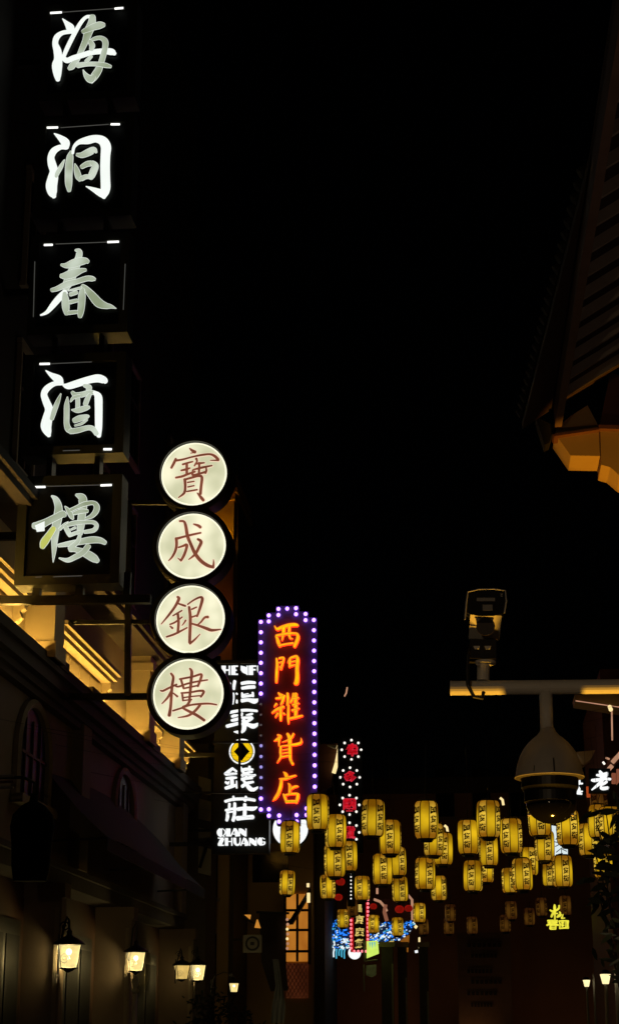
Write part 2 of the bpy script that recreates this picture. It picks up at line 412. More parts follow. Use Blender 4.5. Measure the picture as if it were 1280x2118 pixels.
for y in (25.5, 31.4, 38.4, 42.0, 48.0):
    for z in (12.4, 16.2):
        g = G(); g.box(-8.8,-8.74,y,y+1.2,z,z+2.3); w = obj('window', g, GLASSD, LB)
        g = G(); g.box(-8.8,-8.7,y-.1,y,z-.1,z+2.4); g.box(-8.8,-8.7,y+1.2,y+1.3,z-.1,z+2.4); g.box(-8.8,-8.68,y-.2,y+1.4,z-.2,z-.1); g.box(-8.8,-8.69,y-.15,y+1.35,z+2.4,z+2.5); obj('window_frame', g, STONE, w)
        g = G(); g.box(-8.74,-8.72,y+.57,y+.63,z,z+2.3); g.box(-8.741,-8.721,y,y+1.2,z+1.5,z+1.56); obj('mullion', g, WOOD, w)

# awning over the pavement
aw = thing('shop_awning', 'dark sloping canvas awning above the wall lamps on the left', 'awning', (-8.85,40,5.2))
n = 12; g = G()
for k in range(n):
    y0 = 35.5 + 13.0*k/n; y1 = 35.5 + 13.0*(k+1)/n; s0 = .12*math.sin(math.pi*k/n*3); s1 = .12*math.sin(math.pi*(k+1)/n*3)
    b = g.add([(-8.85,y0,6.9+.3*math.sin(math.pi*k/n)),(-8.85,y1,6.9+.3*math.sin(math.pi*(k+1)/n)),(-8.2,y1,6.15),(-8.2,y0,6.15),(-7.55,y1,5.55+s1*.3),(-7.55,y0,5.55+s0*.3)])
    g.face((b,b+1,b+2,b+3)); g.face((b+3,b+2,b+4,b+5))
obj('canvas', g, CLOTH, aw, smooth=True)
for k in range(n):
    y0 = 35.5+13.0*k/n; y1 = 35.5+13.0*(k+1)/n; ym = (y0+y1)/2
    g = G(); g.poly([(-7.55,y0,5.56),(-7.55,y1,5.56),(-7.55,y1-.01,5.30),(-7.55,y0+.01,5.30)], (-.012,0,0)); obj('valance', g, CLOTH, aw)
for y in (35.6, 42.0, 48.4):
    g = G(); g.tube([(-8.85,y,5.5),(-8.2,y,5.53),(-7.57,y,5.55)], .025, 6); obj('awning_arm', g, BLACK, aw)

# wall lanterns -------------------------------------------------------------
def lantern_head(root, c, s=1.0, yaw=.35, power=14, faint=False):
    """four-sided tapering glass street lantern, c = centre of the glass"""
    c = Vector(c)
    def ring(r, z): return [c + Vector((r*s*math.cos(yaw+math.pi/4+math.pi/2*k), r*s*math.sin(yaw+math.pi/4+math.pi/2*k), z*s)) for k in range(4)]
    t, bt = ring(.30,.21), ring(.205,-.22)
    for k in range(4):
        j = (k+1)%4; q = [bt[k],bt[j],t[j],t[k]]; cen = sum(q, Vector())/4
        q = [cen + (p-cen)*Vector((.95,.95,.98)) for p in q]
        g = G(); nrm = (q[1]-q[0]).cross(q[3]-q[0]).normalized(); g.poly(q, -nrm*.006); obj('glass_pane', g, LAMPF if faint else (LAMPG if k % 2 else LAMPG2), root)
    g = G()
    for k in range(4): g.tube([bt[k], t[k]], .009*s, 6)
    for r in (t, bt):
        for k in range(4): g.tube([r[k], r[(k+1)%4]], .010*s, 6)
    obj('lantern_frame', g, BLACK, root)
    g = G(); g.lathe([(.32*s,.215*s),(.29*s,.25*s),(.16*s,.33*s),(.07*s,.37*s),(.05*s,.42*s),(.065*s,.45*s),(.02*s,.50*s)], c, 12); obj('lantern_roof', g, BLACK, root, smooth=True)
    g = G(); g.lathe([(.03*s,-.30*s),(.07*s,-.27*s),(.17*s,-.225*s)], c, 12); obj('lantern_base', g, BLACK, root, smooth=True)
    if not faint:
        g = G(); g.ball(c + Vector((0,0,.08*s)), .06*s); obj('bulb', g, glow('lamp_bulb', (1,.9,.6,1), 6) if 'lamp_bulb' not in bpy.data.materials else bpy.data.materials['lamp_bulb'], root)
    lamp('lantern_light', c + Vector((0,0,-.04)), power, (1,.80,.42), root, .1)
def scroll(c, r, turns, sgn, y):
    pts = []
    for k in range(18):
        a = k/17*turns*2*math.pi; rr = r*(1-.8*k/17); pts.append((c[0]+sgn*rr*math.cos(a), y, c[1]+rr*math.sin(a)))
    return pts
def wall_lantern(px, py, Y, label, s=1.0, wall=-8.86, power=14):
    c = P(px, py, Y); r = thing('wall_lantern', label, 'lantern', (wall, Y, c.z), 'glass lanterns along the left wall')
    g = G(); top = c.z + .72*s
    g.tube([(wall+.02,Y,c.z-.1*s),(wall+.06,Y,c.z+.35*s),(wall+.12,Y,top-.1),((wall+c.x)/2+.05,Y,top+.02),(c.x-.02,Y,top-.06),(c.x,Y,c.z+.48*s)], .022*s, 6)
    g.tube(scroll((wall+.14,c.z-.05*s), .11*s, 1.6, 1, Y), .014*s, 6); g.tube(scroll((c.x-.1,top-.17*s), .1*s, 1.5, -1, Y), .013*s, 6)
    obj('scroll_bracket', g, BLACK, r)
    g = G(); g.box(wall,wall+.03,Y-.05,Y+.05,c.z-.35*s,c.z+.4*s); obj('wall_plate', g, BLACK, r)
    lantern_head(r, c, s, random.uniform(.2,.5), power, power == 4 and s > .8); return r
wall_lantern(142,1979,36.0,'large lit glass lantern on scroll bracket, leftmost by the dark doors', 1.08, -8.6, power=95)
wall_lantern(409,2013,52.0,'lit glass lantern on tall curved bracket, rightmost of the large ones', 1.0, -8.4, power=80)
wall_lantern(376,2012,51.0,'dim small glass lantern half hidden behind a curved bracket', .9, -8.75, power=4)
wall_lantern(484,2044,55.5,'small far lit lantern just above the dark bush', .62, -8.4, power=4)
c = P(281,1990,43.0)
lp = thing('street_lamp', 'lit glass lantern on a pale post beside a bracket', 'street lamp', (c.x, 43.0, 0.12))
g = G(); g.lathe([(.16,.12),(.16,.3),(.11,.4),(.075,.9),(.06,c.z-.75)], (c.x,43.0,0), 12); g.lathe([(.06,0),(.1,.06),(.05,.12),(.09,.3),(.03,.42)], (c.x,43.0,c.z-.74), 12); obj('post', g, GREY, lp, smooth=True)
lantern_head(lp, (c.x,43.0,c.z), 1.02, .25, 90)
g = G(); g.tube([(-8.5,43.0,c.z-.1),(-8.48,43.0,c.z+.4),(-8.44,43.0,c.z+.78),(-8.38,43.0,c.z+.9),(c.x,43.0,c.z+.8),(c.x,43.0,c.z+.5)], .022, 6); g.tube(scroll((-8.42,c.z-.05),.11,1.6,1,43.0), .014, 6); obj('scroll_bracket', g, BLACK, lp)
# unlit shape at the far left
c = P(66,1735,31)
ul = thing('hooded_wall_lamp', 'large unlit black bell-shaped hanging lamp at the left edge', 'lamp', c)
g = G(); g.lathe([(.30,-.75),(.34,-.5),(.36,-.1),(.40,.2),(.36,.42),(.22,.58),(.08,.66),(.05,.8)], c, 20); obj('shade', g, surf('matte_black', (.004,.004,.004,1), .95, .2, 3, spec=.05), ul, smooth=True)
g = G(); g.tube([c+Vector((0,0,.8)), c+Vector((.0,.0,1.0)), c+Vector((-.2,0,1.1)), (-8.85,31,c.z+1.1)], .03, 6); obj('bracket', g, BLACK, ul)
g = G(); st = thing('striped_awning', 'curved striped awning edge cut by the left side of the picture', 'awning', P(-20,1640,29))
for k in range(3):
    q = [P(-60+ 22*t, 1605+12*k+ 10*(1-math.sin(math.pi*.5*min(1,t/4))) , 29+.0*t) for t in range(5)]
    g = G(); g.tube(q, .025, 6); obj('stripe', g, GREY if k % 2 == 0 else REDWOOD, st)

# ------------------------------------------------------------------ tall building behind, with ochre lit top
TB = thing('tall_building', 'tall narrow building with ochre lit top rising behind the round signs', 'building', (-9,60,0))
tz0, tz1, txr = P(465,1142,60).z, P(465,1036,60).z, P(483.5,1080,60).x
g = G(); g.box(-14,txr,60,64,0,tz1); obj('wall', g, GOLDP, TB)
g = G()
for dx, z0, z1 in ((.06,0,.25),(.16,.25,.42),(.05,.42,.75),(.12,.75,.9)): g.box(-14,txr+dx,59.9-dx,64.1,tz1+z0,tz1+z1)
obj('top_cornice', g, GOLDP, TB)
g = G(); g.tube([(txr+.1,60,tz1+.9),(txr+.1,60,tz1+1.7)], [.05,.02], 6); obj('finial', g, DARKSTONE, TB)
g = G(); g.box(-14,txr+.05,59.5,60,tz0-.2,tz0); ld = obj('ledge', g, DARKSTONE, TB)
g = G(); g.box(-11,txr-.05,59.58,59.64,tz0+.005,tz0+.03); obj('light_strip', g, glow('led_ochre', (1,.42,.01,1), 60), ld)
g = G(); g.box(-11,txr-.1,59.7,59.74,tz0-2.65,tz0-2.62); obj('light_strip', g, glow('led_rust', (1,.22,.06,1), 14), TB)
g = G(); g.box(txr,txr+.14,60.2,63.8,0,tz1); obj('side_pier', g, DARKSTONE, TB)
for z in (3,6.2,9.4,12.6):
    g = G(); g.box(-9.6,-8.9,59.94,60,z,z+2); w = obj('window', g, GLASSD, TB)
    g = G(); g.box(-9.7,-8.8,59.9,60,z-.12,z); obj('sill', g, STONE, w)
NB = thing('panelled_building', 'grey panelled wall glimpsed left of the black vertical sign', 'building', (-9,57,0))
g = G(); g.box(-14,-8.82,57,59.2,0,11); obj('wall', g, DARKSTONE, NB)
for py0, py1 in ((1606,1640),(1652,1694),(1712,1742),(1750,1806)):
    a = P(411,py0,56.97); c = P(436,py1,56.97); g = G(); g.poly([(a.x,56.995,a.z),(c.x,56.995,a.z-.12),(c.x,56.995,c.z-.1),(a.x,56.995,c.z)], (0,-.05,0)); obj('panel', g, GREY, NB)
g = G(); g.tube([P(413,1796,56.85),P(432,1735,56.85)], .05, 6); g.tube([P(408,1745,56.85),P(442,1745,56.85)], .06, 6); obj('strut', g, BLACK, NB)
for yy, py in ((58.5,1990),(58.5,2040)): pass

def upturned_eave(root, pts, r=.05, mat=None, name='eave_light'):
    g = G(); g.tube(pts, r, 6); obj(name, g, mat or LED_PALE, root)
# far left gables with small lit pieces
GB = thing('gabled_building', 'dark gabled building with small lit roof tips behind the signs', 'building', (-9,70,0))
g = G(); g.box(-14,-9.2,70,76,0,14.5); obj('wall', g, DARKSTONE, GB)
g = G(); g.poly([(-14,70,14.5),(-9.0,70,14.5),(-9.0,76,14.5),(-14,76,14.5)], (0,0,.3)); g.poly([(-14,69.8,14.8),(-8.9,69.8,14.8),(-9.6,69.8,16.6),(-14,69.8,18)], (0,6,0)); obj('roof', g, TILE, GB)
for px, py, w in ((467,1341,7),(453,1357,7),(441,1365,5)):
    g = G(); g.poly([P(px-w,py+5,69.3),P(px+w,py+5,69.3),P(px,py-6,69.3)], (0,.35,0)); obj('gable_tip', g, LED_PINK if w > 5 else GREY, GB)  # larger tips get their lit tan as emission
upturned_eave(GB, [P(492,1236,69.6),P(496,1228,69.6),P(501,1220,69.6)], .035, LED_PINK)
upturned_eave(GB, [P(490,1238,69.6),P(490,1268,69.6)], .02, LED_PINK, 'edge_light')
upturned_eave(GB, [P(489,1288,69.6),P(489,1304,69.6)], .03, LED_PINK, 'edge_light')
g = G(); g.ball(P(487,1343,69.0), .12); o = obj('red_light', g, glow('red_signal', (.9,.03,.05,1), .6), GB)

# ------------------------------------------------------------------ mid building with the lit window
MB = thing('window_building', 'brown building with a tall orange lit window below the lanterns', 'building', (-7,64,0))
g = G(); g.box(-12,-6.0,64,70,0,12.6); obj('wall', g, GOLDP, MB)
wl, wr = P(592,1990,63.9), P(637,1850,63.9)
g = G(); g.box(wl.x,wr.x,63.9,63.96,wl.z,wr.z); w = obj('lit_window', g, WIN, MB)
g = G(); tw = .045
mx = P(615,1900,63.9).x
g.box(mx-tw,mx+tw,63.86,63.9,wl.z,wr.z)
for py in (1884,1925,1969): z = P(600,py,63.9).z; g.box(wl.x,wr.x,63.855,63.895,z-tw,z+tw)
g.box(wr.x,wr.x+.1,63.84,64,wl.z-.1,wr.z+.1); g.box(wl.x-.1,wl.x,63.84,64,wl.z-.1,wr.z+.1)
obj('muntin', g, WOOD, w)
zz = P(600,2066,63.9).z
g = G(); g.box(wl.x,wr.x,63.92,63.97,zz,wl.z-.06); lt = obj('lower_panel', g, glow('lit_lattice_back', lin(74,32,14), .9, .5, 1.5), MB)
for k in range(-6, 8):
    for sg in (1,-1):
        x = wl.x + k*.14; wd = wr.x-wl.x; h = wl.z-.06-zz
        pts = []
        for t in range(25):
            xx = x + (t/24*h*.6 if sg > 0 else h*.6 - t/24*h*.6); z = zz + h*t/24
            if wl.x < xx < wr.x: pts.append((xx,63.9 - .01*(sg+1)/2,z))
        if len(pts) > 2: g = G(); g.beam(pts[0], pts[-1], .022, .02); obj('lattice_bar', g, WOOD, lt)
g = G(); g.poly([P(566,1905,63.5),P(600,1902,63.5),P(640,1838,63.5),P(640,1850,63.5),P(604,1912,63.5),P(566,1915,63.5)], (0,.5,0)); obj('small_roof', g, TILE, MB)
g = G(); g.box(-6.0,-5.62,64.5,70,0,9.5); obj('corner_pier', g, DARKSTONE, MB)
upturned_eave(MB, [P(704,1540,63.4),P(700,1560,63.4),P(696,1580,63.4),P(690,1600,63.4)], .075, LED_PALE)
upturned_eave(MB, [P(637,1828,63.4),P(637,1836,63.4)], .05, LED_PALE, 'edge_light')
upturned_eave(MB, [P(638,1848,63.4),P(638,1868,63.4)], .06, LED_PALE, 'edge_light')
upturned_eave(MB, [P(712,1441,63.4),P(716,1434,63.4),P(718,1422,63.4)], .028, LED_PINK, 'edge_light')
g = G(); g.poly([P(700,1538,63.6),P(688,1600,63.6),P(684,1625,63.6),P(640,1650,63.6),P(640,1540,63.6)], (0,.4,0)); obj('roof_end', g, REDWOOD, MB)
g = G(); g.poly([P(676,1541,63.2),P(697,1541,63.2),P(694,1548,63.2),P(684,1545,63.2)], (0,.3,0)); obj('beam_end', g, WHITEP, MB)
for py in (1560, 1620, 1700, 1780):
    a = P(575,py,64); g = G(); g.box(-8.2,-6.9,63.95,64,a.z-.8,a.z+.3); w = obj('window', g, GLASSD, MB)
# dark banner and cloth beside it
bn = thing('shop_banner', 'dark hanging cloth banner left of the orange lit window', 'banner', P(560,1890,60))
g = G()
q = [(536,1888),(592,1892),(590,1930),(588,1972),(592,2010),(596,2050),(560,2052),(540,1990)]
g.poly([P(x,y,60) for x, y in q], (0,.06,0)); obj('cloth', g, surf('brown_cloth', (.06,.045,.035,1), .9), bn)
g = G(); g.tube([P(530,1888,60),P(598,1890,60)], .04, 6); obj('rod', g, BLACK, bn)
for k in range(7):
    a = P(594+(k%2),1903+k*10,59.9); g = G(); g.ball(a, .05); obj('bead', g, LED_PALE if k in (2,4) else LED_PINK, bn)
tp = thing('gold_pennant', 'small orange triangular pennant above the round hanging sign', 'pennant', P(520,1905,58))
g = G(); g.poly([P(505,1893,58),P(519,1893,58),P(517,1903,58)], (0,.03,0)); g.poly([P(531,1903,58),P(533,1903,58),P(539,1921,58),P(526,1920,58)], (0,.03,0)); obj('cloth', g, glow('orange_cloth_glow', lin(205,135,50), .9), tp)  # cloth is given its brightness as emission
g = G(); g.tube([P(500,1895,58.05),P(545,1925,58.05)], .03, 6); obj('rod', g, BLACK, tp)
rs = thing('hanging_round_sign', 'grey square hanging board with a dark round emblem', 'sign', P(522,1950,57))
g = G(); a, c = P(503,1935,57), P(541,1972,57); g.box(a.x,c.x,57,57.08,c.z,a.z); obj('board', g, GREY, rs)
g = G(); cc = P(522,1953,57); g.tube([(cc.x+.2*math.cos(k*math.pi/10),56.98,cc.z+.2*math.sin(k*math.pi/10)) for k in range(21)], .03, 6); g.box(cc.x-.06,cc.x+.06,56.95,57,cc.z-.05,cc.z+.05); obj('emblem', g, BLACK, rs)
g = G(); g.tube([P(478,1945,57),P(503,1945,57)], .03, 6); obj('arm', g, BLACK, rs)
cl = thing('draped_cloth', 'pale grey cloth draped on a stand beside the lattice window', 'cloth', (P(570,2080,58).x,58,1.0))
g = G(); n = 9
rows = [(562,576,1985),(566,580,2010),(570,584,2040),(566,588,2060),(562,590,2085),(560,588,2118)]
vr = []
for (x0, x1, y) in rows: vr.append(g.add([P(x0+(x1-x0)*k/n, y, 58 + .12*math.sin(k*2.1+y*.05)) for k in range(n+1)]))
for a, b in zip(vr, vr[1:]):
    for k in range(n): g.face((a+k,a+k+1,b+k+1,b+k))
obj('fabric', g, CURT, cl, smooth=True)
g = G(); g.tube([(P(572,2050,58.2).x,58.2,0),(P(572,2000,58.2).x,58.2,P(572,1985,58.2).z)], .04, 6); obj('stand', g, BLACK, cl)

# ------------------------------------------------------------------ end of the street
EB = thing('end_building', 'wide dim brown building closing the street behind the lanterns', 'building', (0,82,0))
g = G(); g.box(-14,12,82,88,0,13.0); obj('wall', g, surf('brown_wall', (.40,.21,.11,1), .9, .25, .8), EB)
g = G(); g.box(-14,12.3,81.6,88,13.0,13.3); g.box(-14,12.2,81.8,88,12.6,13.0); obj('cornice', g, DARKSTONE, EB)
for px in range(900, 1200, 75):
    a, c = P(px,1590,81.97), P(px+40,1690,81.97); g = G(); g.box(a.x,c.x,81.95,82,c.z,a.z); w = obj('window', g, GLASSD, EB)
    g = G(); g.box(a.x-.1,c.x+.1,81.9,82,c.z-.15,c.z); obj('sill', g, STONE, w)
# notice board with faint lines
nb = thing('notice_board', 'dim brown board with rows of faint writing at street end', 'notice board', P(1000,2090,78))
a, c = P(945,1930,78), P(1060,2110,78)
g = G(); g.box(a.x,c.x,78,78.1,0,a.z); obj('board', g, surf('notice_brown', (.30,.19,.12,1), .9), nb)
for k, py in enumerate((1952,1974,2006,2028,2052,2076)):
    q0, q1 = P(966+(k%2)*8,py,78), P(1040-(k%3)*10,py+8,78); g = G()
    m = 7
    for j in range(m):
        x0 = q0.x+(q1.x-q0.x)*j/m; g.box(x0,x0+(q1.x-q0.x)/m*.7,77.97,78,q1.z,q0.z)
    obj('text_line', g, DARKSTONE, nb)
# dark columns under the blue lights
for i, (x0, x1) in enumerate(((788,812),(822,840),(866,884))):
    Y = 66 + i*.6; a, c = P(x0,1960,Y), P(x1,1960,Y)
    t = thing('gate_column', ('dark square column nearest the lime sign', 'slim dark column, middle one under blue lights', 'dark column at the right end of the blue lights')[i], 'column', ((a.x+c.x)/2,Y,0), 'columns below the blue lights')
    g = G(); g.box(a.x,c.x,Y,Y+.4,0,a.z); obj('shaft', g, DARKSTONE, t)
    g = G(); g.box(c.x-.05,c.x+.01,Y-.03,Y,.4,a.z-.6-.5*i); obj('pale_edge', g, GREY, t)
    g = G(); g.box(a.x-.08,c.x+.08,Y-.08,Y+.48,a.z,a.z+.18); obj('capital', g, STONE, t)
# far street lamps on the right
for px, py, yl, lab in ((1213,2035,60,'tiny lit lantern near the bottom right, left of its twin'),(1252,2026,41,'tiny lit lantern near the bottom right corner')):
    c = P(px,py,yl); t = thing('far_street_lamp', lab, 'street lamp', (c.x,yl,0))
    g = G(); g.tube([(c.x,yl,0),(c.x,yl,c.z-.14)], [.06,.035], 8); obj('post', g, GREY, t)
    g = G(); g.lathe([(.07,-.11),(.12,.10)], c, 6); obj('glass', g, LAMPG, t)
    g = G(); g.lathe([(.15,.105),(.05,.2)], c, 6); obj('cap', g, BLACK, t)
    g = G(); g.box(c.x+.22,c.x+.30,yl+.1,yl+.3,0,c.z+.3); obj('side_post', g, GREY, t)
    lamp('lamp_light', c, 2.0, (1,.85,.6), t, .08)

# ------------------------------------------------------------------ right near building: eave with rafters
RB = thing('tiled_roof_building', 'dark building on the right with wide eave and gold lit corner', 'building', (2.6,14,0))
E1 = P(1150,888,21.2); E0 = P(1080,872,21.2)
def solve_y(px, py, z):
    lo, hi = 1.0, 21.0
    for _ in range(50):
        m = (lo+hi)/2
        if P(px,py,m).z < z: lo = m
        else: hi = m
    return P(px,py,(lo+hi)/2)
ED = (solve_y(1279,100,E1.z) - E1); ED.z = 0; ED.normalize()          # along the eave, towards the viewer
EN = Vector((-ED.y, ED.x, 0)); EN = EN if EN.x > 0 else -EN           # into the building
def E(u, v, w): return E1 + ED*u + EN*v + Vector((0,0,w))             # along, inwards, up
ow = -(E1-E0).dot(EN)                                                 # the eave edge lies this far out
g = G(); g.poly([E(0,1.5,-9.2),E(0,8,-9.2),E(26,8,-9.2),E(26,1.5,-9.2)], (0,0,9.9)); obj('wall', g, REDWOOD, RB)
sl = .62
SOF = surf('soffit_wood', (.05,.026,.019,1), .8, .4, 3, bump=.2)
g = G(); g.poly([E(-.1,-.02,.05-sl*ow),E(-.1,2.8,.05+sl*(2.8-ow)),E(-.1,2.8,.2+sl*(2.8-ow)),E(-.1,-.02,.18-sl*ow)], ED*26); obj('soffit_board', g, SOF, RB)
g = G(); b = g.add([E(-.1,ow,.05),E(-.1,-.03,.05-sl*ow),E(6.5,-.03,.05-sl*ow),E(-.1,ow,.15),E(-.1,-.03,.15-sl*ow),E(6.5,-.03,.15-sl*ow)])
for q in ((0,2,1),(3,4,5),(0,1,4,3),(1,2,5,4),(2,0,3,5)): g.face([b+i for i in q])
obj('hip_board', g, SOF, RB)
g = G(); g.poly([E(0,-.02,.02),E(0,.07,.02),E(0,.07,.2-sl*ow),E(0,-.02,.2-sl*ow)], ED*26); obj('eave_beam', g, surf('beam_wood', (.17,.10,.08,1), .7, .4, 4, bump=.2), RB)
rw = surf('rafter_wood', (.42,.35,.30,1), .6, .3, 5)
for k in range(26):
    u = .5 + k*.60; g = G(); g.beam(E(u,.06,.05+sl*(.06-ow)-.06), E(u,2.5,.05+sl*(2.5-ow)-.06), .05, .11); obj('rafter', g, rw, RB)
for k in range(25):
    u = .05 + k*.25; oo = ow*(1-u/6.5); g = G(); g.tube([E(u,oo-.06,.20-sl*(ow-oo)*1), E(u,oo+.9,.20+sl*(.96+oo-ow))], .06, 8); obj('roof_tile', g, TILE, RB)
# stepped corner corbel lit from below
def corner(px_pts, Y0, dy, name, mat):
    g = G(); g.poly([P(x,y,Y0) for x, y in px_pts], (0,dy,0)); obj(name, g, mat, RB)
corner([(1147,895),(1240,882),(1241,943),(1180,942)], 21.25, .62, 'bracket_block', GOLDP)
corner([(1241,881),(1310,884),(1310,1000),(1282,984),(1262,966),(1243,961)], 21.2, .66, 'bracket_block', GOLDP)
corner([(1143,898),(1240,884),(1240,888),(1146,902)], 21.15, .3, 'bracket_fillet', REDWOOD)
corner([(1238,878),(1310,880),(1310,888),(1240,886)], 21.1, .3, 'bracket_fillet', REDWOOD)
g = G(); g.poly([P(1150,886,21.3),P(1236,878,21.3),P(1215,838,21.3),P(1180,860,21.3)], (0,.5,0)); obj('gable_board', g, GOLDP, RB)
g = G(); g.poly([P(1240,878,21.4),P(1300,880,21.4),P(1300,780,21.4),P(1262,770,21.4)], (0,.5,0)); obj('gable_board', g, REDWOOD, RB)
g = G(); g.poly([P(1108,862,21.3),P(1126,920,21.3),P(1136,915,21.3),P(1146,880,21.3)], (0,.3,0)); obj('corner_tile', g, TILE, RB)
# uplights at its foot
def uplight(x, y, label, aim, power, ang, col=(1,.55,.10)):
    t = thing('ground_uplight', label, 'floor lamp', (x,y,.12))
    g = G(); g.lathe([(.13,0),(.13,.22),(.11,.25)], (x,y,.12), 16); obj('housing', g, BLACK, t)
    g = G(); g.lathe([(.1,0),(.1,.01)], (x,y,.372), 16); obj('lens', g, glow('uplight_lens', (1,.6,.15,1), 3) if 'uplight_lens' not in bpy.data.materials else bpy.data.materials['uplight_lens'], t)
    lamp('uplight_beam', (x,y,.42), power, col, t, .1, ang, aim)
uplight(E1.x+.75,19.6,'small warm floor lamp at the foot of the tiled building', tuple(P(1246,975,21.3)), 2600, 10.5, (1,.44,.025))
uplight(.42,8.12,'small warm floor lamp straight below the camera arm', (.30,8.0,3.2), 480, 44, (1,.47,.04))
uplight(E1.x+.8,11.0,'unseen pale fill lamp added at the right kerb to brighten the rafters', tuple(E(7,.9,0)), 80, 84, (1,.72,.52))  # kerb lamp added to wash the dim rafters
for ux, lab in ((-4.2,'left unseen fill lamp added to brighten the end building'),(-.6,'middle unseen fill lamp added to brighten the end building'),(3.2,'right unseen fill lamp added to brighten the end building')):
    uplight(ux, 77.2, lab, (ux,82,6.5), 22, 100, (1,.5,.2))  # out-of-view lamps added to raise the dark end wall
bl_ = thing('street_lamp', 'unseen fill lamp added behind the viewpoint, out of the picture', 'street lamp', (-2.6,-5,0))  # lamp added out of view to lift the near front faces
g = G(); g.lathe([(.14,0),(.14,.3),(.07,.5),(.05,3.9)], (-2.6,-5,0), 12); obj('post', g, BLACK, bl_)
g = G(); g.lathe([(.12,3.95),(.2,4.3)], (-2.6,-5,0), 12); obj('glass', g, LAMPG, bl_)
g = G(); g.lathe([(.24,4.31),(.05,4.5)], (-2.6,-5,0), 12); obj('cap', g, BLACK, bl_)
lamp('lamp_light', (-2.6,-5,4.12), 420, (1,.74,.52), bl_, .12)

# ------------------------------------------------------------------ right far building with upturned eaves
FB = thing('eaved_building', 'dark building with upturned lit eaves behind the dome camera', 'building', (4,44,0))
g = G(); g.box(3.2,9,44,52,0,10.6); obj('wall', g, REDWOOD, FB)
g = G(); g.poly([P(1188,1437,40),P(1300,1437,40),P(1300,1466,40),P(1190,1449,40)], (0,1.0,0)); obj('eave_board', g, GOLDP, FB)
upturned_eave(FB, [P(1190,1450,39.9),P(1300,1466,39.9)], .011, LED_PINK, 'eave_trim')
upturned_eave(FB, [P(1265,1468,39.8),P(1266,1532,39.8)], .018, LED_PINK, 'edge_light')
g = G(); g.ball(P(1261,1463,39.8), .05); g.ball(P(1263,1468,39.8), .05); obj('eave_bead', g, LED_PALE, FB)
g = G(); g.poly([P(1190,1556,41),P(1231,1552,41),P(1222,1570,41),P(1208,1582,41),P(1190,1580,41)], (0,.5,0)); obj('eave_end', g, GOLDP, FB)
for i in range(3): g = G(); g.ball(P((1193,1195,1197)[i],(1564,1569,1575)[i],40.8), .025); obj('eave_bead', g, BULB_W, FB)
g = G(); g.poly([P(1256,1572,41),P(1300,1548,41),P(1300,1560,41),P(1270,1584,41),P(1254,1586,41)], (0,.5,0)); obj('eave_end', g, REDWOOD, FB)
upturned_eave(FB, [P(1256,1571,40.8),P(1257,1568,40.8)], .05, LED_PINK, 'eave_bead'); upturned_eave(FB, [P(1247,1580,40.8),P(1250,1578,40.8)], .04, BULB_W, 'eave_bead')
upturned_eave(FB, [P(1257,1594,40.8),P(1266,1584,40.8)], .05, LED_PINK, 'eave_bead')
upturned_eave(FB, [P(1266,1578,40.8),P(1284,1558,40.8)], .05, LED_PINK, 'eave_trim')
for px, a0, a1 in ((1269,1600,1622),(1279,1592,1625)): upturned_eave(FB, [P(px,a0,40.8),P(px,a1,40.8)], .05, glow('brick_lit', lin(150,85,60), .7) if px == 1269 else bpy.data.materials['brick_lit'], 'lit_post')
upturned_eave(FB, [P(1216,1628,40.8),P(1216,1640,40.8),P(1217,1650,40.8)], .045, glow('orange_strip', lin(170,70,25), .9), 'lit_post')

# ================================================================== SIGNS
# --- five stacked black boxes with brush characters
YA = 30.0
ax = [P((69+289)/2,107,YA).x, P((30+268)/2,1097,YA).x]; AX = sum(ax)/2
SA = thing('stacked_box_sign', 'tall column of five square black sign boxes with white brush characters', 'sign', (AX, YA, P(150,1210,YA).z))
BOX = [(8,208),(242,452),(485,692),(733,941),(985,1210)]
HW = 222/2/ (FP/ (YA*1.045)) 
tops = []
for i, (a, b_) in enumerate(BOX):
    cxp = (179,171,165,159,149)[i]; zt, zb = P(cxp,a,YA).z, P(cxp,b_,YA).z; x0, x1 = AX-HW, AX+HW; e = .17
    g = G(); g.box(x0,x1,YA+.05,YA+.5,zb,zt)
    g.box(x0,x0+e,YA-.07,YA+.05,zb,zt); g.box(x1-e,x1,YA-.07,YA+.05,zb,zt); g.box(x0+e,x1-e,YA-.07,YA+.05,zb,zb+e); g.box(x0+e,x1-e,YA-.07,YA+.05,zt-e,zt)
    bx = obj('sign_box', g, surf('sign_frame', (.035,.036,.026,1), .5, .3, 2) if i == 0 else bpy.data.materials['sign_frame'], SA)
    g = G(); g.box(x0+e,x1-e,YA+.03,YA+.049,zb+e,zt-e); obj('face_panel', g, PANEL, bx)
    tops.append((x0,x1,zb,zt,bx))
    if i < 4:
        g = G(); zn = P((171,165,159,149)[i],BOX[i+1][0],YA).z
        g.box(AX-.5,AX-.4,YA+.1,YA+.4,zn,zb); obj('spacer', g, BLACK, SA); g = G(); g.box(AX+.4,AX+.5,YA+.1,YA+.4,zn,zb); obj('spacer', g, BLACK, SA)
SLOT = [[(104,128,25.5,24),(237,255,16.5,15)],[(97,120,263,262.5),(229,248,256,256)],[(91,109,506,505.5),(222,246,500,499)],[(82,103,752.5,752),(214,231,929,929)],[(71,94,1007.5,1007),(208,231,1004,1003)]]
SLIT = [[(128,237,24,16)],[(125,225,263,256)],[(115,220,504,500),(69,72,655,540),(255,259,640,545)],[(104,190,752,748),(130,165,932,931)],[(94,208,1006,1003),(110,170,1193,1191),(73,86,1194,1193)]]
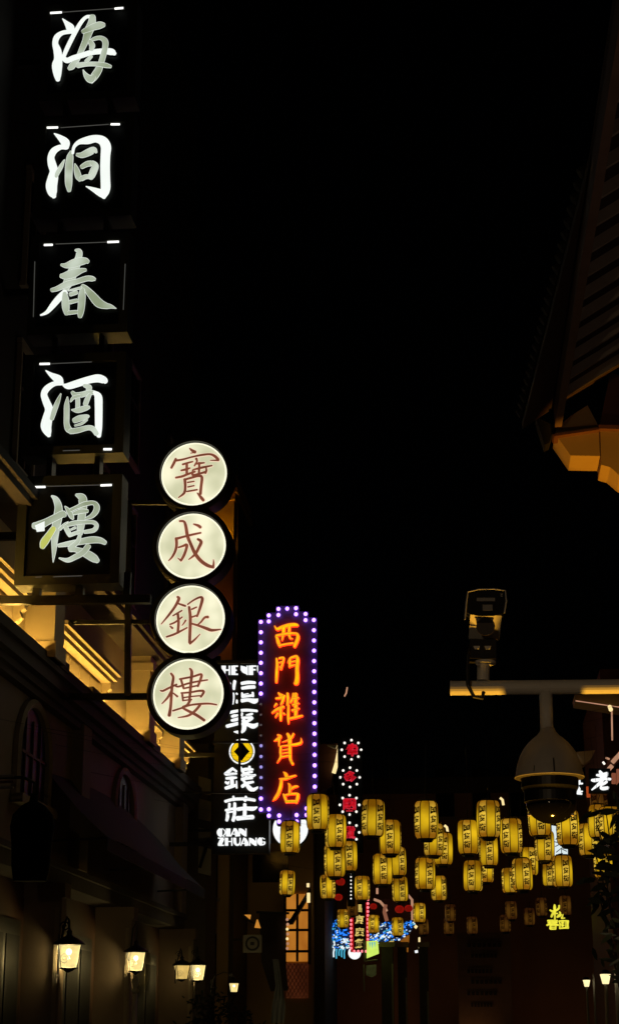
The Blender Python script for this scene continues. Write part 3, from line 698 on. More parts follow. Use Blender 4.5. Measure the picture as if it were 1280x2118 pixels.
for i in range(5):
    for a, c, y0, y1 in SLOT[i]:
        g = G(); g.beam(P(a,y0,YA-.085), P(c,y1,YA-.085), .02, .036); obj('light_slot', g, L_SLOT, tops[i][4])
    for a, c, y0, y1 in SLIT[i]:
        g = G(); g.beam(P(a,y0,YA-.085), P(c,y1,YA-.085), .012, .012); obj('light_slit', g, L_SLIT, tops[i][4])
HAI = [[(452,212,10),(490,255,45),(530,305,85),(550,345,50)],
 [(535,342,45),(450,357,45),(395,400,60),(378,465,60),(400,540,80),(408,620,85),(397,690,105),(400,780,80),(405,835,45)],
 [(462,600,40),(500,510,45),(570,370,45),(640,250,40),(695,195,34),(745,195,40)],
 [(755,195,66),(752,240,76),(740,290,90),(715,345,90),(690,430,70),(655,510,60),(620,590,55),(585,650,60),(545,700,66),(520,720,40)],
 [(662,345,45),(710,322,60),(760,300,70),(830,280,76),(868,277,50)],
 [(470,622,50),(500,640,55),(560,615,55),(640,590,55),(760,555,55),(880,545,60),(950,552,68),(982,570,40)],
 [(735,440,30),(780,418,40),(840,410,45),(885,445,62),(885,510,60),(868,580,62),(845,660,62),(815,740,75),(770,810,76),(745,860,36)],
 [(662,735,10),(690,790,50),(735,830,80),(765,810,60)],
 [(610,690,56),(700,677,48),(800,677,48),(890,690,52),(940,703,34)],
 [(735,450,50),(755,490,60),(745,525,45)],[(745,600,36),(710,635,42),(690,650,34)]]
DONG = [[(368,248,12),(420,285,52),(480,340,88),(492,390,50)],
 [(490,388,50),(430,387,52),(365,425,68),(335,490,70),(345,560,85),(365,630,88),(355,700,106),(340,780,116),(350,850,95),(366,890,46)],
 [(472,515,12),(440,580,42),(400,650,46),(388,685,36)],
 [(537,430,22),(530,480,66),(520,560,78),(515,660,78),(515,760,72),(520,830,40)],
 [(556,450,28),(570,385,33),(620,338,48),(710,318,80),(790,302,76),(860,325,95),(893,385,105),(888,480,98),(885,600,98),(888,720,98),(890,800,98),(877,860,84),(872,900,40)],
 [(692,788,10),(750,812,38),(830,850,74),(872,870,80)],
 [(602,465,36),(650,470,60),(720,440,76),(770,418,66),(795,440,28)],
 [(578,560,16),(595,620,56),(615,690,66),(630,725,36)],[(650,590,46),(700,562,58),(740,555,60)],[(755,552,56),(788,580,66),(770,630,76),(748,680,72),(740,700,56)],[(650,710,54),(690,692,50),(735,692,46)]]
CHUN = [[(585,252,26),(620,268,62),(615,330,70),(580,420,96),(545,500,106),(510,580,100),(480,635,80)],
 [(440,402,26),(490,410,56),(560,390,86),(630,368,84),(685,362,66),(708,370,44)],[(440,515,46),(480,515,74),(560,490,90),(640,462,54),(685,455,34)],
 [(345,660,42),(400,645,52),(500,600,66),(600,572,56),(700,542,56),(755,545,54),(778,550,34)],
 [(478,685,66),(420,740,66),(360,810,60),(295,885,38),(232,915,18)],[(655,615,36),(690,645,56),(750,712,80),(820,790,92),(890,820,66),(945,828,42),(998,848,8)],
 [(475,695,46),(482,760,76),(487,840,76),(495,900,48)],[(655,660,54),(650,730,76),(645,820,72),(636,890,66),(632,930,44)],
 [(535,705,44),(595,685,44)],[(530,785,44),(600,768,40)],[(520,893,44),(595,885,40)],[(515,668,16),(565,658,24),(640,640,28)]]
JIU = [[(368,238,12),(420,280,46),(490,325,84),(518,362,50)],[(520,362,42),(450,367,48),(380,412,62),(350,470,64),(370,540,72),(400,620,82),(385,700,96),(370,780,106),(385,840,78),(398,875,40)],
 [(515,465,12),(485,540,42),(450,630,52),(425,710,44)],[(540,380,26),(590,390,64),(700,357,72),(800,327,72),(880,315,80),(935,332,70),(952,345,50)],
 [(745,385,36),(790,402,56),(785,432,52)],[(580,498,14),(573,580,52),(572,680,56),(572,760,56),(592,815,64),(640,838,46)],
 [(628,452,34),(660,480,56),(720,475,56),(790,455,54),(835,455,44)],[(842,452,34),(880,495,74),(885,590,76),(885,700,74),(885,800,68),(887,880,44)],
 [(610,835,54),(680,825,56),(780,800,50),(830,812,54),(865,858,50)],[(680,505,46),(682,560,46),(680,615,46)],[(800,475,36),(775,520,50),(757,570,50)],
 [(622,625,14),(680,630,54),(760,607,54),(790,600,34)],[(650,730,54),(700,710,64),(770,692,46),(785,688,30)],[(655,780,20),(720,760,28),(770,722,26)],[(612,545,18),(640,508,36),(700,490,36)]]
LOU = [[(485,262,20),(520,292,54),(545,360,70),(540,450,80),(520,560,76),(510,660,62),(505,760,42),(497,866,8)],[(325,532,60),(370,530,80),(440,497,66),(520,457,66),(585,425,64),(600,440,40)],
 [(500,560,56),(460,620,66),(415,685,74),(400,725,50)],[(560,562,34),(600,522,26),(635,496,8)],
 [(708,252,26),(760,278,76),(770,340,76),(760,430,72),(750,520,72),(740,605,54)],[(606,358,14),(640,400,46),(665,448,46),(678,470,24)],
 [(662,390,36),(710,367,36),(780,337,46),(860,325,40),(893,355,54),(888,400,54),(850,445,42),(795,468,24)],[(690,420,36),(750,402,46),(808,400,36)],
 [(602,538,24),(680,512,46),(780,502,38),(860,502,38),(893,532,42),(868,575,42),(785,590,34)],[(615,552,46),(640,600,46),(650,625,34)],[(655,620,36),(700,602,36),(738,592,36)],[(662,570,20),(700,552,26)],
 [(550,715,34),(640,700,50),(740,682,56),(850,664,64),(925,668,56),(970,690,42)],[(740,632,34),(720,682,46),(655,745,50),(705,752,50),(800,790,74),(870,832,74),(902,855,46)],[(818,722,54),(770,780,54),(700,820,50),(630,850,42),(555,830,14)]]
BRT, CORE = (3,3,1), (0,1,1)
SM = [L_WHITE, L_RIM, PANEL, L_BRIGHT, L_LIME]
for nm, st, x0, y0, s, br in ((0,HAI,40,0,.2031,(0,1,2,5)),(1,DONG,40,230,.2031,(0,1,4,5)),(2,CHUN,40,470,.2031,(4,)),(3,JIU,20,720,.2109,(0,1,3,7)),(4,LOU,0,970,.2266,())):
    pk = {i: (3,3,2) for i in br}
    if nm == 4: pk[1] = (0,1,2); pk[2] = (4,1,2)
    lettering('character', st, x0, y0, s, YA+.03, SM, tops[nm][4], .10, .045, 5, pick=pk)
g = G(); g.poly([P(72,1087,YA-.1),P(92,1078,YA-.1),P(92,1098,YA-.1),P(76,1100,YA-.1)], (0,.01,0)); obj('lit_patch', g, L_BRIGHT, tops[4][4])
# bracket beams to the wall
g = G(); g.beam(P(-60,1243,YA+.2), P(312,1240,YA+.2), .16, .15); g.beam(P(265,1185,YA+.25), P(262,1240,YA+.25), .12, .12, up=(0,1,0)); obj('bracket_beam', g, BLACK, SA)
g = G(); g.beam((AX+.2,YA+.2,tops[4][2]), (AX+.2,YA+.2,P(150,1240,YA).z), .14, .14, up=(0,1,0)); obj('hanger_post', g, BLACK, SA); g = G(); g.beam((AX-.6,YA+.2,tops[4][2]), (AX-.6,YA+.2,P(150,1240,YA).z), .14, .14, up=(0,1,0)); obj('hanger_post', g, BLACK, SA)
for i in (0,2,4):
    z = (tops[i][2]+tops[i][3])/2; g = G(); g.beam((tops[i][0],YA+.3,z),(-9.55,YA+.3,z),.12,.14); obj('wall_arm', g, BLACK, SA)

# --- four round lit discs
YC = 35.0
DC = [(402,982,69.5,66.5),(398,1131,70.5,67),(394.5,1282,71,69),(390,1437,72,70)]
cx = sum(P(x,y,YC).x for x, y, _, _ in DC)/4
SC = thing('round_disc_sign', 'vertical sign of four glowing cream discs with brown characters', 'sign', (cx, YC, P(390,1520,YC).z))
k_ = YC*1.045/FP
BAO = [[(530,178,18),(560,205,35),(600,225,42)],[(600,232,16),(540,240,10)],[(345,315,30),(320,370,35),(285,435,28)],[(330,340,30),(430,325,25),(560,290,22),(700,262,28),(800,255,28),(860,280,38),(905,325,40)],[(910,335,25),(800,335,12)],
 [(435,390,25),(500,370,25),(570,352,18)],[(415,470,22),(480,455,30),(535,437,18)],[(490,380,35),(490,450,35),(490,520,35)],[(345,565,25),(430,548,30),(500,520,30),(600,485,25)],
 [(615,315,35),(625,350,25),(590,410,20)],[(600,385,20),(660,375,28),(725,368,18)],[(575,460,20),(700,430,30),(825,405,18)],[(655,370,30),(655,430,30),(650,510,30)],[(570,470,25),(565,530,30)],[(565,535,25),(650,515,25),(740,490,30)],[(745,430,20),(750,470,30),(735,505,30)],
 [(465,590,40),(470,690,35),(455,770,32),(380,830,12)],[(470,590,25),(560,565,28),(640,545,28),(690,560,38),(680,680,35),(670,780,38)],[(500,630,18),(590,615,15)],[(505,690,18),(590,672,15)],[(490,750,18),(560,738,20),(630,725,18)],[(630,770,15),(680,830,40),(710,865,38)]]
CHENG = [[(395,1140,25),(450,1145,30),(475,1200,40),(500,1340,45),(540,1440,42),(600,1570,48),(680,1670,48),(770,1730,45),(840,1750,35)],[(838,1755,33),(845,1700,25),(842,1650,10)],[(580,1180,18),(640,1200,35),(670,1222,38)],[(350,1375,35),(440,1350,28),(560,1320,28),(675,1295,22)],
 [(350,1370,40),(355,1450,38),(340,1530,35),(300,1610,28),(250,1665,12)],[(380,1490,22),(440,1470,28),(490,1455,38),(480,1520,36),(450,1600,36),(415,1660,30)],[(415,1665,28),(370,1630,10)],[(635,1380,30),(680,1415,42),(650,1490,38),(600,1580,34),(515,1650,12)]]
YIN = [[(430,225,30),(450,250,40),(400,350,34),(320,460,30),(215,585,12)],[(430,310,20),(490,330,28),(535,345,28)],[(370,475,18),(430,440,22),(490,405,20)],[(330,590,20),(400,560,24),(495,490,18)],[(435,450,35),(445,560,36),(435,700,34)],[(335,615,20),(365,640,30)],[(540,535,25),(515,575,18),(490,605,10)],[(285,755,22),(400,715,28),(560,632,18)],
 [(585,360,35),(600,480,42),(600,600,42),(595,720,40),(592,830,38)],[(595,845,28),(660,790,24),(730,718,10)],[(565,325,18),(650,265,22),(730,230,28),(760,250,40),(740,340,36),(710,430,32),(690,485,26)],[(620,390,22),(685,360,18)],[(615,495,22),(690,470,22)],[(835,492,36),(790,500,28),(740,560,24),(690,600,14)],[(620,580,25),(720,610,32),(830,650,42),(890,668,36),(1005,655,14)]]
LOU2 = [[(345,1240,30),(375,1290,36),(360,1400,38),(350,1530,38),(340,1680,38),(322,1795,45)],[(205,1465,20),(240,1470,28),(320,1430,28),(420,1385,25)],[(345,1480,30),(300,1560,30),(225,1640,14)],[(375,1500,18),(430,1545,28)],[(595,1175,25),(620,1220,40),(610,1350,38),(600,1480,36),(590,1590,34)],
 [(460,1315,25),(540,1300,26),(640,1280,26),(740,1250,30),(745,1290,35),(700,1410,28)],[(480,1330,30),(510,1430,30)],[(390,1395,22),(440,1415,24),(560,1375,24),(700,1345,24),(830,1325,18)],[(510,1440,20),(600,1420,22),(700,1400,20)],[(480,1500,22),(600,1490,24),(720,1470,28),(780,1480,34),(740,1550,28)],[(495,1520,28),(505,1600,26)],[(510,1560,18),(620,1545,18),(730,1535,18)],[(500,1600,18),(620,1585,18)],
 [(600,1590,34),(560,1660,34),(500,1690,30),(560,1730,34),(680,1790,40),(785,1860,38)],[(370,1735,22),(480,1700,24),(600,1660,24),(720,1645,28),(850,1640,26),(950,1655,20)],[(730,1660,34),(660,1740,34),(570,1800,28),(440,1825,12)]]
for i, (x, y, rx, rz) in enumerate(DC):
    c = P(x,y,YC); R = rx*k_
    g = G(); g.lathe([(R+.13,.45),(R+.13,-.10),(R+.09,-.13),(R+.02,-.13),(R+.02,-.02),(R,-.02)], (c.x,YC,c.z), 48, axis='Y')
    dr = obj('drum', g, BLACK, SC, smooth=False)
    g = G(); g.lathe([(R,-.02),(R,-.055),(R*.955,-.06)], (c.x,YC,c.z), 48, axis='Y'); df = obj('diffuser_rim', g, DISC_EDGE, dr)
    g = G(); g.lathe([(R*.95,-.05),(R*.95,-.064)], (c.x,YC,c.z), 48, axis='Y'); obj('diffuser', g, DISC, dr)
    st = (BAO, CHENG, YIN, LOU2)[i]; y0 = 900 if i < 2 else 1200; x0 = 310 if i < 2 else 300
    lettering('character_outline', [[(a,b,w+16) for a, b, w in q] for q in st], x0, y0, .15625, YC-.064, [HALO]*3, dr, .004, .0, 2, step=.0002, k=4)
    lettering('character', st, x0, y0, .15625, YC-.064, [BROWN]*3, dr, .016, .004, 3, step=.0008, k=4)
for (x, y, _, _), (x2, y2, _, _) in zip(DC, DC[1:]):
    a, b_ = P(x,y,YC), P(x2,y2,YC); g = G(); g.box(a.x-.32,a.x+.32,YC+.05,YC+.4,(a.z+b_.z)/2-.3,(a.z+b_.z)/2+.3); obj('link_box', g, BLACK, SC)
g = G(); g.beam(P(112,1442,YC+.3), P(345,1441,YC+.3), .13, .125); obj('lower_arm', g, BLACK, SC)
g = G(); g.beam(P(120,1288,YC+.3), P(345,1287,YC+.3), .09, .09); obj('middle_arm', g, BLACK, SC)
g = G(); g.beam(P(264,1442,YC+.2), P(267,1040,YC+.2), .125, .125, up=(0,1,0)); obj('upright', g, BLACK, SC)
g = G(); g.beam(P(200,1040,YC+.3), P(345,1040,YC+.3), .09, .09); obj('upper_arm', g, BLACK, SC)
g = G(); q = P(122,1290,YC+.3); g.tube([(q.x,YC+.25,q.z+.55),(q.x+.02,YC+.25,q.z+.15),(q.x+.12,YC+.25,q.z-.02),(q.x+.4,YC+.25,q.z+.04)], .03, 6); g.ball(q, .1); obj('hook', g, BLACK, SC)

# --- black vertical sign with latin letters
YH = 50.0
SH = thing('black_vertical_sign', 'black vertical sign with white lettering and yellow coin emblem', 'sign', P(497,1765,YH))
a, c = P(446,1366,YH), P(556,1766,YH)
g = G(); g.box(a.x,c.x,YH,YH+.35,c.z,a.z); obj('board', g, surf('board_black', (.010,.012,.011,1), .45), SH)
sh = .109375; WM = [PURE, PURE, PURE]
H1 = [[(300,255,84),(300,425,60)],[(408,255,26),(408,425,26)],[(330,335,26),(408,335,26)],
 [(482,255,80),(482,425,80)],[(480,262,22),(570,262,22)],[(480,338,20),(545,338,20)],[(480,415,22),(570,415,22)],
 [(628,255,22),(628,340,22)],[(640,270,30),(690,330,120),(740,400,40)],[(745,255,24),(745,425,24)],
 [(815,255,82),(815,425,82)],[(815,262,22),(915,262,22)],[(815,330,22),(905,330,22)],
 [(958,255,50),(962,350,50),(1000,405,50),(1060,405,30),(1085,350,24),(1088,255,24)]]
lettering('latin_letters', H1, 430, 1350, sh, YH, WM, SH, .04, .0, 2, cap=False)
HENG = [[(424,580,22),(430,598,18)],[(510,548,55),(495,640,52),(492,695,42)],[(482,780,42),(480,870,46),(468,972,36)],[(545,780,34),(552,790,34)],[(552,908,30),(548,950,40)],[(640,590,52),(760,570,56),(890,575,46)],[(648,680,48),(760,662,60),(880,655,58)],
 [(650,775,36),(655,840,46)],[(650,840,46),(760,827,42),(855,817,42)],[(850,768,42),(855,830,42)],[(672,800,12),(770,780,8)],[(645,915,64),(760,902,56),(880,925,90),(955,892,30)]]
FU = [[(410,1140,46),(480,1125,50),(570,1107,46)],[(455,1215,40),(500,1202,54),(570,1190,30)],[(450,1290,40),(500,1280,54),(570,1262,54)],[(362,1400,56),(450,1377,60),(570,1347,56)],[(497,1505,14),(565,1510,54)],[(636,1100,46),(760,1095,46),(930,1110,40)],[(650,1152,34),(642,1200,34)],[(724,1190,14),(800,1176,40),(845,1162,30)],
 [(645,1240,36),(760,1237,42),(842,1240,46),(760,1300,50),(705,1330,54)],[(682,1295,84),(690,1380,86),(680,1460,74),(644,1515,34)],[(656,1362,54),(750,1367,60),(860,1400,84),(960,1352,34)]]
QIAN = [[(470,185,44),(400,240,56),(325,290,44)],[(475,195,44),(540,240,40)],[(340,302,44),(440,292,46),(540,286,40)],[(352,375,44),(450,366,54),(540,360,34)],[(450,365,64),(460,460,66),(450,515,54)],[(340,448,44),(380,470,44),(400,432,16)],[(340,560,54),(430,532,62),(540,502,44)],[(545,425,20),(545,555,30)],
 [(632,155,10),(650,220,44),(700,300,54),(755,365,24)],[(636,220,54),(740,202,54),(850,205,34)],[(650,320,54),(740,272,44),(840,252,34)],[(790,155,44),(782,215,44)],[(744,300,34),(830,328,54),(898,312,34)],[(630,392,44),(740,372,54),(840,370,34)],[(650,528,54),(740,470,54),(860,442,34)],[(655,392,44),(720,470,54),(790,560,84),(860,590,64),(952,542,24)]]
ZHUANG = [[(332,810,50),(450,777,50),(600,762,54),(750,767,54),(885,787,54)],[(485,722,44),(490,785,44)],[(722,722,44),(702,795,54)],[(410,855,44),(405,935,44)],[(342,980,44),(430,957,44),(515,942,44)],[(372,1042,54),(375,1100,60),(358,1170,48)],[(510,848,50),(510,960,56),(500,1080,56),(478,1170,60)],[(362,1020,30),(500,1002,26)],
 [(566,960,64),(700,942,64),(850,950,74),(930,918,24)],[(700,868,60),(700,960,66),(695,1100,66)],[(560,1132,82),(700,1118,74),(848,1107,80)]]
for st, y0 in ((HENG,1350),(FU,1350),(QIAN,1570),(ZHUANG,1570)): lettering('character', st, 430, y0, sh, YH, WM, SH, .05, .0, 3)
LQ = [[(235,1325,30),(205,1385,66),(222,1440,66),(255,1475,26)],[(245,1328,50),(248,1470,50)],[(270,1322,10),(320,1360,18),(325,1420,18),(280,1470,14)],[(285,1455,16),(315,1485,16)],[(385,1325,84),(385,1472,84)],
 [(508,1320,22),(470,1400,20),(432,1472,20)],[(520,1325,30),(545,1400,70),(555,1472,70)],[(475,1430,14),(530,1430,14)],[(598,1325,26),(600,1470,20)],[(610,1335,40),(660,1390,90),(715,1460,40)],[(722,1325,18),(722,1472,18)],
 [(195,1505,18),(300,1505,18)],[(280,1510,70),(220,1640,70)],[(195,1640,20),(305,1640,20)],[(355,1500,60),(355,1648,60)],[(385,1570,16),(445,1570,16)],[(455,1500,20),(455,1648,20)],
 [(510,1500,52),(515,1590,52),(545,1632,36),(590,1625,26),(610,1580,18),(612,1500,18)],[(690,1498,22),(655,1580,18),(622,1648,18)],[(705,1510,30),(730,1590,70),(740,1648,70)],[(660,1608,14),(710,1608,14)],
 [(795,1505,26),(795,1648,18)],[(805,1520,40),(855,1575,86),(905,1640,36)],[(915,1500,18),(915,1648,18)],[(1000,1500,28),(968,1550,56),(972,1600,56),(1005,1640,26)],[(1005,1505,40),(1008,1640,40)],[(1030,1500,10),(1075,1525,16)],[(1020,1640,14),(1070,1615,20),(1078,1585,22)],[(1035,1580,14),(1088,1580,14)]]
lettering('latin_letters', LQ, 430, 1570, sh, YH, WM, SH, .04, .0, 2, cap=False)
ec = P(430+645*sh,1350+1880*sh,YH); er = 222*sh*YH*1.05/FP
g = G(); g.tube([(ec.x+er*math.cos(2*math.pi*k/40),YH-.04,ec.z+er*math.sin(2*math.pi*k/40)) for k in range(41)], er*.062, 6); em = obj('coin_emblem', g, PURE, SH)
g = G(); g.lathe([(er*.87,-.02),(er*.87,-.045)], (ec.x,YH,ec.z), 40, axis='Y'); obj('coin_disc', g, EMB_Y, em)
g = G(); ast = []
for k in range(48):
    t = 2*math.pi*k/48; ast.append((ec.x+er*.66*(abs(math.cos(t))**2.2)*math.copysign(1,math.cos(t)),YH-.05,ec.z+er*.80*(abs(math.sin(t))**2.2)*math.copysign(1,math.sin(t))))
g.poly(ast, (0,-.02,0)); obj('coin_star', g, PANEL, em)
for py in (1385,1560,1745):
    z = P(446,py,YH).z; g = G(); g.beam((a.x,YH+.2,z),(-9.0,YH+.2,z),.09,.11); obj('wall_arm', g, BLACK, SH)

# --- violet bulb sign with orange neon characters
YV = 46.0
SV = thing('violet_bulb_sign', 'dark vertical sign ringed by violet bulbs with orange neon characters', 'sign', P(597,1706,YV))
vs_ = .125; V = lambda x, y, d=0: (lambda p: (p.x, p.y-d, p.z))(P(520+x*vs_, 1240+y*vs_, YV))
OUT = [(110,330),(245,330),(245,222),(405,220),(405,110),(790,100),(790,200),(945,200),(945,300),(1088,300),(1102,3512),(962,3512),(962,3622),(797,3625),(797,3735),(418,3740),(418,3637),(250,3637),(250,3532),(112,3532)]
g = G(); g.poly([V(x,y) for x, y in OUT], (0,.35,0)); obj('panel', g, VPANEL, SV)
lit = [(160,y) for y in (380,550,718,890,1057,1228,1400,1567)] + [(1035+ (y-348)*.0055, y) for y in (348,517,687,855,1027,1195,1367,1540,1712,1882,2057,2230,2408,2580,2755,2930,3108,3283,3460)]
lit += [(290,272),(290,372),(450,165),(450,265),(595,160),(740,152),(740,252),(898,248),(898,350),(292,3480),(292,3588),(462,3585),(462,3685),(605,3688),(750,3685),(750,3577),(915,3575),(915,3467),(160,3305),(160,3485)]
dim = [(162,y) for y in (2430,2608,2782,2955,3130)]
off = [(160,1740),(160,1915),(160,2085),(160,2260)]
for grp, mat, r in ((lit,BULB_V,.052),(dim,BULB_DIM,.042),(off,BULB_OFF,.03)):
    me = None
    for x, y in grp:
        p = V(x, y, .05)
        if me is None:
            g = G(); g.ball(SV.location, r, n=10, k=6); o = obj('bulb', g, mat, SV, smooth=True); me = o.data
        else:
            o = bpy.data.objects.new('bulb', me); C.objects.link(o); o.parent = SV
        o.location = Vector(p) - SV.location
XI = [[(390,455,26),(430,505,50),(500,478,62),(620,442,68),(720,432,64),(765,440,50)],[(540,490,62),(533,570,60),(512,685,30)],[(632,480,54),(628,580,52),(645,650,40),(685,662,24)],[(405,625,26),(432,660,54),(452,730,66),(478,788,44)],[(420,612,44),(520,592,44),(650,575,44),(750,578,44)],[(765,590,54),(775,640,64),(750,720,64),(718,790,56)],[(460,780,36),(560,757,38),(690,737,38)]]
MEN = [[(420,990,34),(430,1080,50),(425,1200,54),(420,1320,54),(416,1380,46)],[(468,985,40),(535,975,36),(538,1010,40),(515,1090,44),(492,1165,46)],[(462,1060,26),(525,1042,30)],[(475,1130,34),(500,1148,44)],[(602,1060,14),(640,992,36),(700,965,44),(755,958,50),(770,1020,64),(760,1150,66),(762,1290,74),(748,1395,80),(708,1398,26)],[(642,1010,44),(640,1080,48),(636,1130,38)],[(655,1050,30),(730,1032,30)],[(645,1118,38),(720,1097,30)]]
ZA = [[(452,1560,34),(480,1590,52),(515,1600,52)],[(410,1650,34),(480,1642,48),(555,1612,48)],[(540,1625,52),(520,1700,52),(492,1755,34)],[(602,1568,44),(610,1650,52),(602,1755,50)],[(418,1742,44),(384,1785,24)],[(350,1888,34),(430,1832,52),(535,1792,52)],[(490,1805,52),(490,1900,56),(490,2010,44)],[(440,1900,44),(404,1960,30)],[(540,1900,42),(562,1914,24)],[(620,1765,42),(615,1880,46),(615,1990,46),(618,2070,24)],
 [(700,1575,44),(690,1650,50),(655,1715,42)],[(742,1578,58),(737,1700,66),(740,1850,66),(732,1965,52)],[(690,1660,42),(785,1642,34)],[(690,1760,42),(790,1732,28)],[(680,1850,42),(795,1817,28)],[(650,1985,44),(750,1962,48),(848,1938,34)]]
HUO = [[(440,2255,34),(488,2282,52),(430,2330,52),(378,2354,14)],[(465,2325,44),(460,2432,28)],[(602,2238,48),(635,2300,66),(640,2400,66),(645,2515,52)],[(700,2235,38),(680,2280,44),(630,2330,34),(515,2374,14)],[(645,2420,42),(740,2412,48),(825,2382,48),(825,2305,14)],[(490,2452,42),(485,2540,44),(490,2620,42),(432,2712,24)],[(505,2440,26),(615,2430,34)],[(640,2440,52),(645,2560,56),(650,2660,52),(688,2735,48)],[(522,2505,24),(615,2490,24)],[(522,2560,28),(615,2545,28)],[(505,2620,36),(615,2600,34)]]
DIAN = [[(532,2867,18),(570,2900,60),(590,2952,66)],[(468,2980,24),(560,2980,52),(680,2942,42),(738,2926,32)],[(500,2995,52),(490,3100,62),(450,3220,62),(400,3300,56),(352,3348,8)],[(612,3058,24),(640,3092,52),(640,3180,52),(640,3235,52)],[(655,3150,42),(720,3112,48),(770,3106,34)],[(535,3237,34),(560,3290,52),(588,3372,42)],[(558,3252,34),(660,3232,42),(762,3227,42)],[(775,3235,52),(770,3290,62),(747,3372,52)],[(578,3360,46),(660,3356,56),(740,3356,50)]]
for st in (XI,MEN,ZA,HUO,DIAN): lettering('character', st, 520, 1240, vs_, YV, [NEON_Y, NEON_O, NEON_R], SV, .10, .02, 9)
# support frame of this sign, in front of the black sign
g = G(); g.beam(P(495,1372,YV+.3), P(495.5,1640,YV+.3), .062, .062, up=(0,1,0)); obj('support_bar', g, BLACK, SV)
for py in (1535,):
    g = G(); g.beam(P(440,py,YV+.3), P(545,py,YV+.3), .06, .07); obj('support_arm', g, BLACK, SV)
g = G(); g.beam(P(380,1640,YV+.35), P(545,1640,YV+.35), .05, .05); g.beam(P(380,1372,YV+.35), P(545,1372,YV+.35), .03, .03); obj('support_arm', g, BLACK, SV)

# --- white round lamp behind it
c = P(601,1716,52)
wd = thing('round_white_sign', 'round white lit sign partly hidden below the violet bulb sign', 'sign', c)
g = G(); g.lathe([(.56,.2),(.56,-.05),(.53,-.06)], c, 40, axis='Y'); obj('drum', g, BLACK, wd)
g = G(); g.lathe([(.525,-.05),(.525,-.07)], c, 40, axis='Y'); obj('diffuser', g, PURE, wd)
g = G(); g.beam(c+Vector((-.5,.1,0)), (-9,52.1,c.z), .08, .08); obj('wall_arm', g, BLACK, wd)

# --- red characters each ringed by white bulbs
YR = 56.0
SR = thing('red_ringed_sign', 'dark vertical sign of red characters each ringed by white bulbs', 'sign', P(722,1760,YR))
a, c = P(698,1525,YR), P(750,1765,YR)
g = G(); g.box(a.x,c.x,YR,YR+.25,c.z,a.z); obj('board', g, PANEL, SR)
RC = [(727,1552),(724,1609),(723,1666),(723,1723)]
me = None
for i, (x, y) in enumerate(RC):
    flat_char('character_edge', '幸多國貨'[i], x, y, 27, 27, YR, RED_E, SR, .04, .075)
    flat_char('character', '幸多國貨'[i], x, y, 24, 24, YR, RED_L, SR, .06, .065)
    for k in range(8):
        t = math.pi/4*k; p = P(x+20*math.sin(t), y-20*math.cos(t), YR); p.y -= .05
        if me is None: g = G(); g.ball(SR.location, .042, n=8, k=5); o = obj('bulb', g, BULB_W, SR); me = o.data
        else: o = bpy.data.objects.new('bulb', me); C.objects.link(o); o.parent = SR
        o.location = p - SR.location
for k in range(9):
    for px, py in ((726,1800+k*7.5),):
        o = bpy.data.objects.new('bulb', me); C.objects.link(o); o.parent = SR; o.location = P(px,py,YR) - SR.location + Vector((0,-.05,0)); o.scale = (.6,.6,.6)
g = G(); a2, c2 = P(718,1766,YR), P(734,1875,YR); g.box(a2.x,c2.x,YR,YR+.2,c2.z,a2.z-.01); obj('lower_board', g, PANEL, SR)

# --- narrow sign with red beaded border
YN = 66.0
SN = thing('red_bordered_sign', 'narrow black sign with gold characters and red beaded border', 'sign', P(745,1972,YN))
a, c = P(724,1868,YN), P(764,1970,YN)
g = G(); g.box(a.x,c.x,YN,YN+.25,c.z,a.z); obj('board', g, PANEL, SN)
for i, ch in enumerate('昌京廣貨'): flat_char('character', ch, 743.5, (1880,1903,1929,1953)[i], (10,19,19,20)[i], (16,19,18,20)[i], YN, GOLDL, SN, .03, .03 if i < 2 else .045)
g = G(); g.box(c.x-.12,c.x-.02,YN-.03,YN,c.z,a.z); obj('border_strip', g, glow('red_strip', (.5,.005,.01,1), .8), SN)
g = G(); g.box(a.x+.02,a.x+.12,YN-.03,YN,c.z,a.z-.5); obj('border_strip', g, bpy.data.materials['red_strip'], SN)
me = None
bl = [(761,1862+8.2*k) for k in range(14)] + [(726,1905+8.2*k) for k in range(8)] + [(733+8*k,1969) for k in range(4)]
for x, y in bl:
    p = P(x,y,YN); p.y -= .06
    if me is None: g = G(); g.ball(SN.location, .05, n=8, k=5); o = obj('bulb', g, BULB_R, SN); me = o.data
    else: o = bpy.data.objects.new('bulb', me); C.objects.link(o); o.parent = SN
    o.location = p - SN.location
c = P(733,1972,67); t = thing('half_round_lamp', 'white half round lamp below the narrow red bordered sign', 'lamp', c)
g = G(); g.lathe([(.235,.1),(.235,-.05),(.2,-.09)], c, 28, axis='Y'); obj('shade', g, PURE, t)
g = G(); g.tube([c+Vector((0,.1,.2)), c+Vector((0,.1,.9))], .03, 6); obj('stem', g, BLACK, t)
t = thing('lime_lightbox', 'lime yellow lit box sign hanging under the blue lights', 'sign', P(770,1980,65))
q = [P(758,1948,65),P(781,1947,65),P(783,1973,65),P(758,1983,65)]
g = G(); g.poly(q, (0,.2,0)); obj('light_face', g, LIME, t)
g = G(); g.tube([P(752,1945,65),P(753,1990,65),P(781,1987,65)], .04, 6); obj('frame', g, GREY, t)
for k in range(3): g = G(); g.poly([P(763+5*k,1950,64.95),P(766+5*k,1950,64.95),P(765+5*k,1962+3*(k%2),64.95)], (0,-.01,0)); obj('drip_mark', g, CYAN, t)
t = thing('lime_poster', 'dim olive poster below the lime lightbox', 'poster', P(766,2015,65.5))
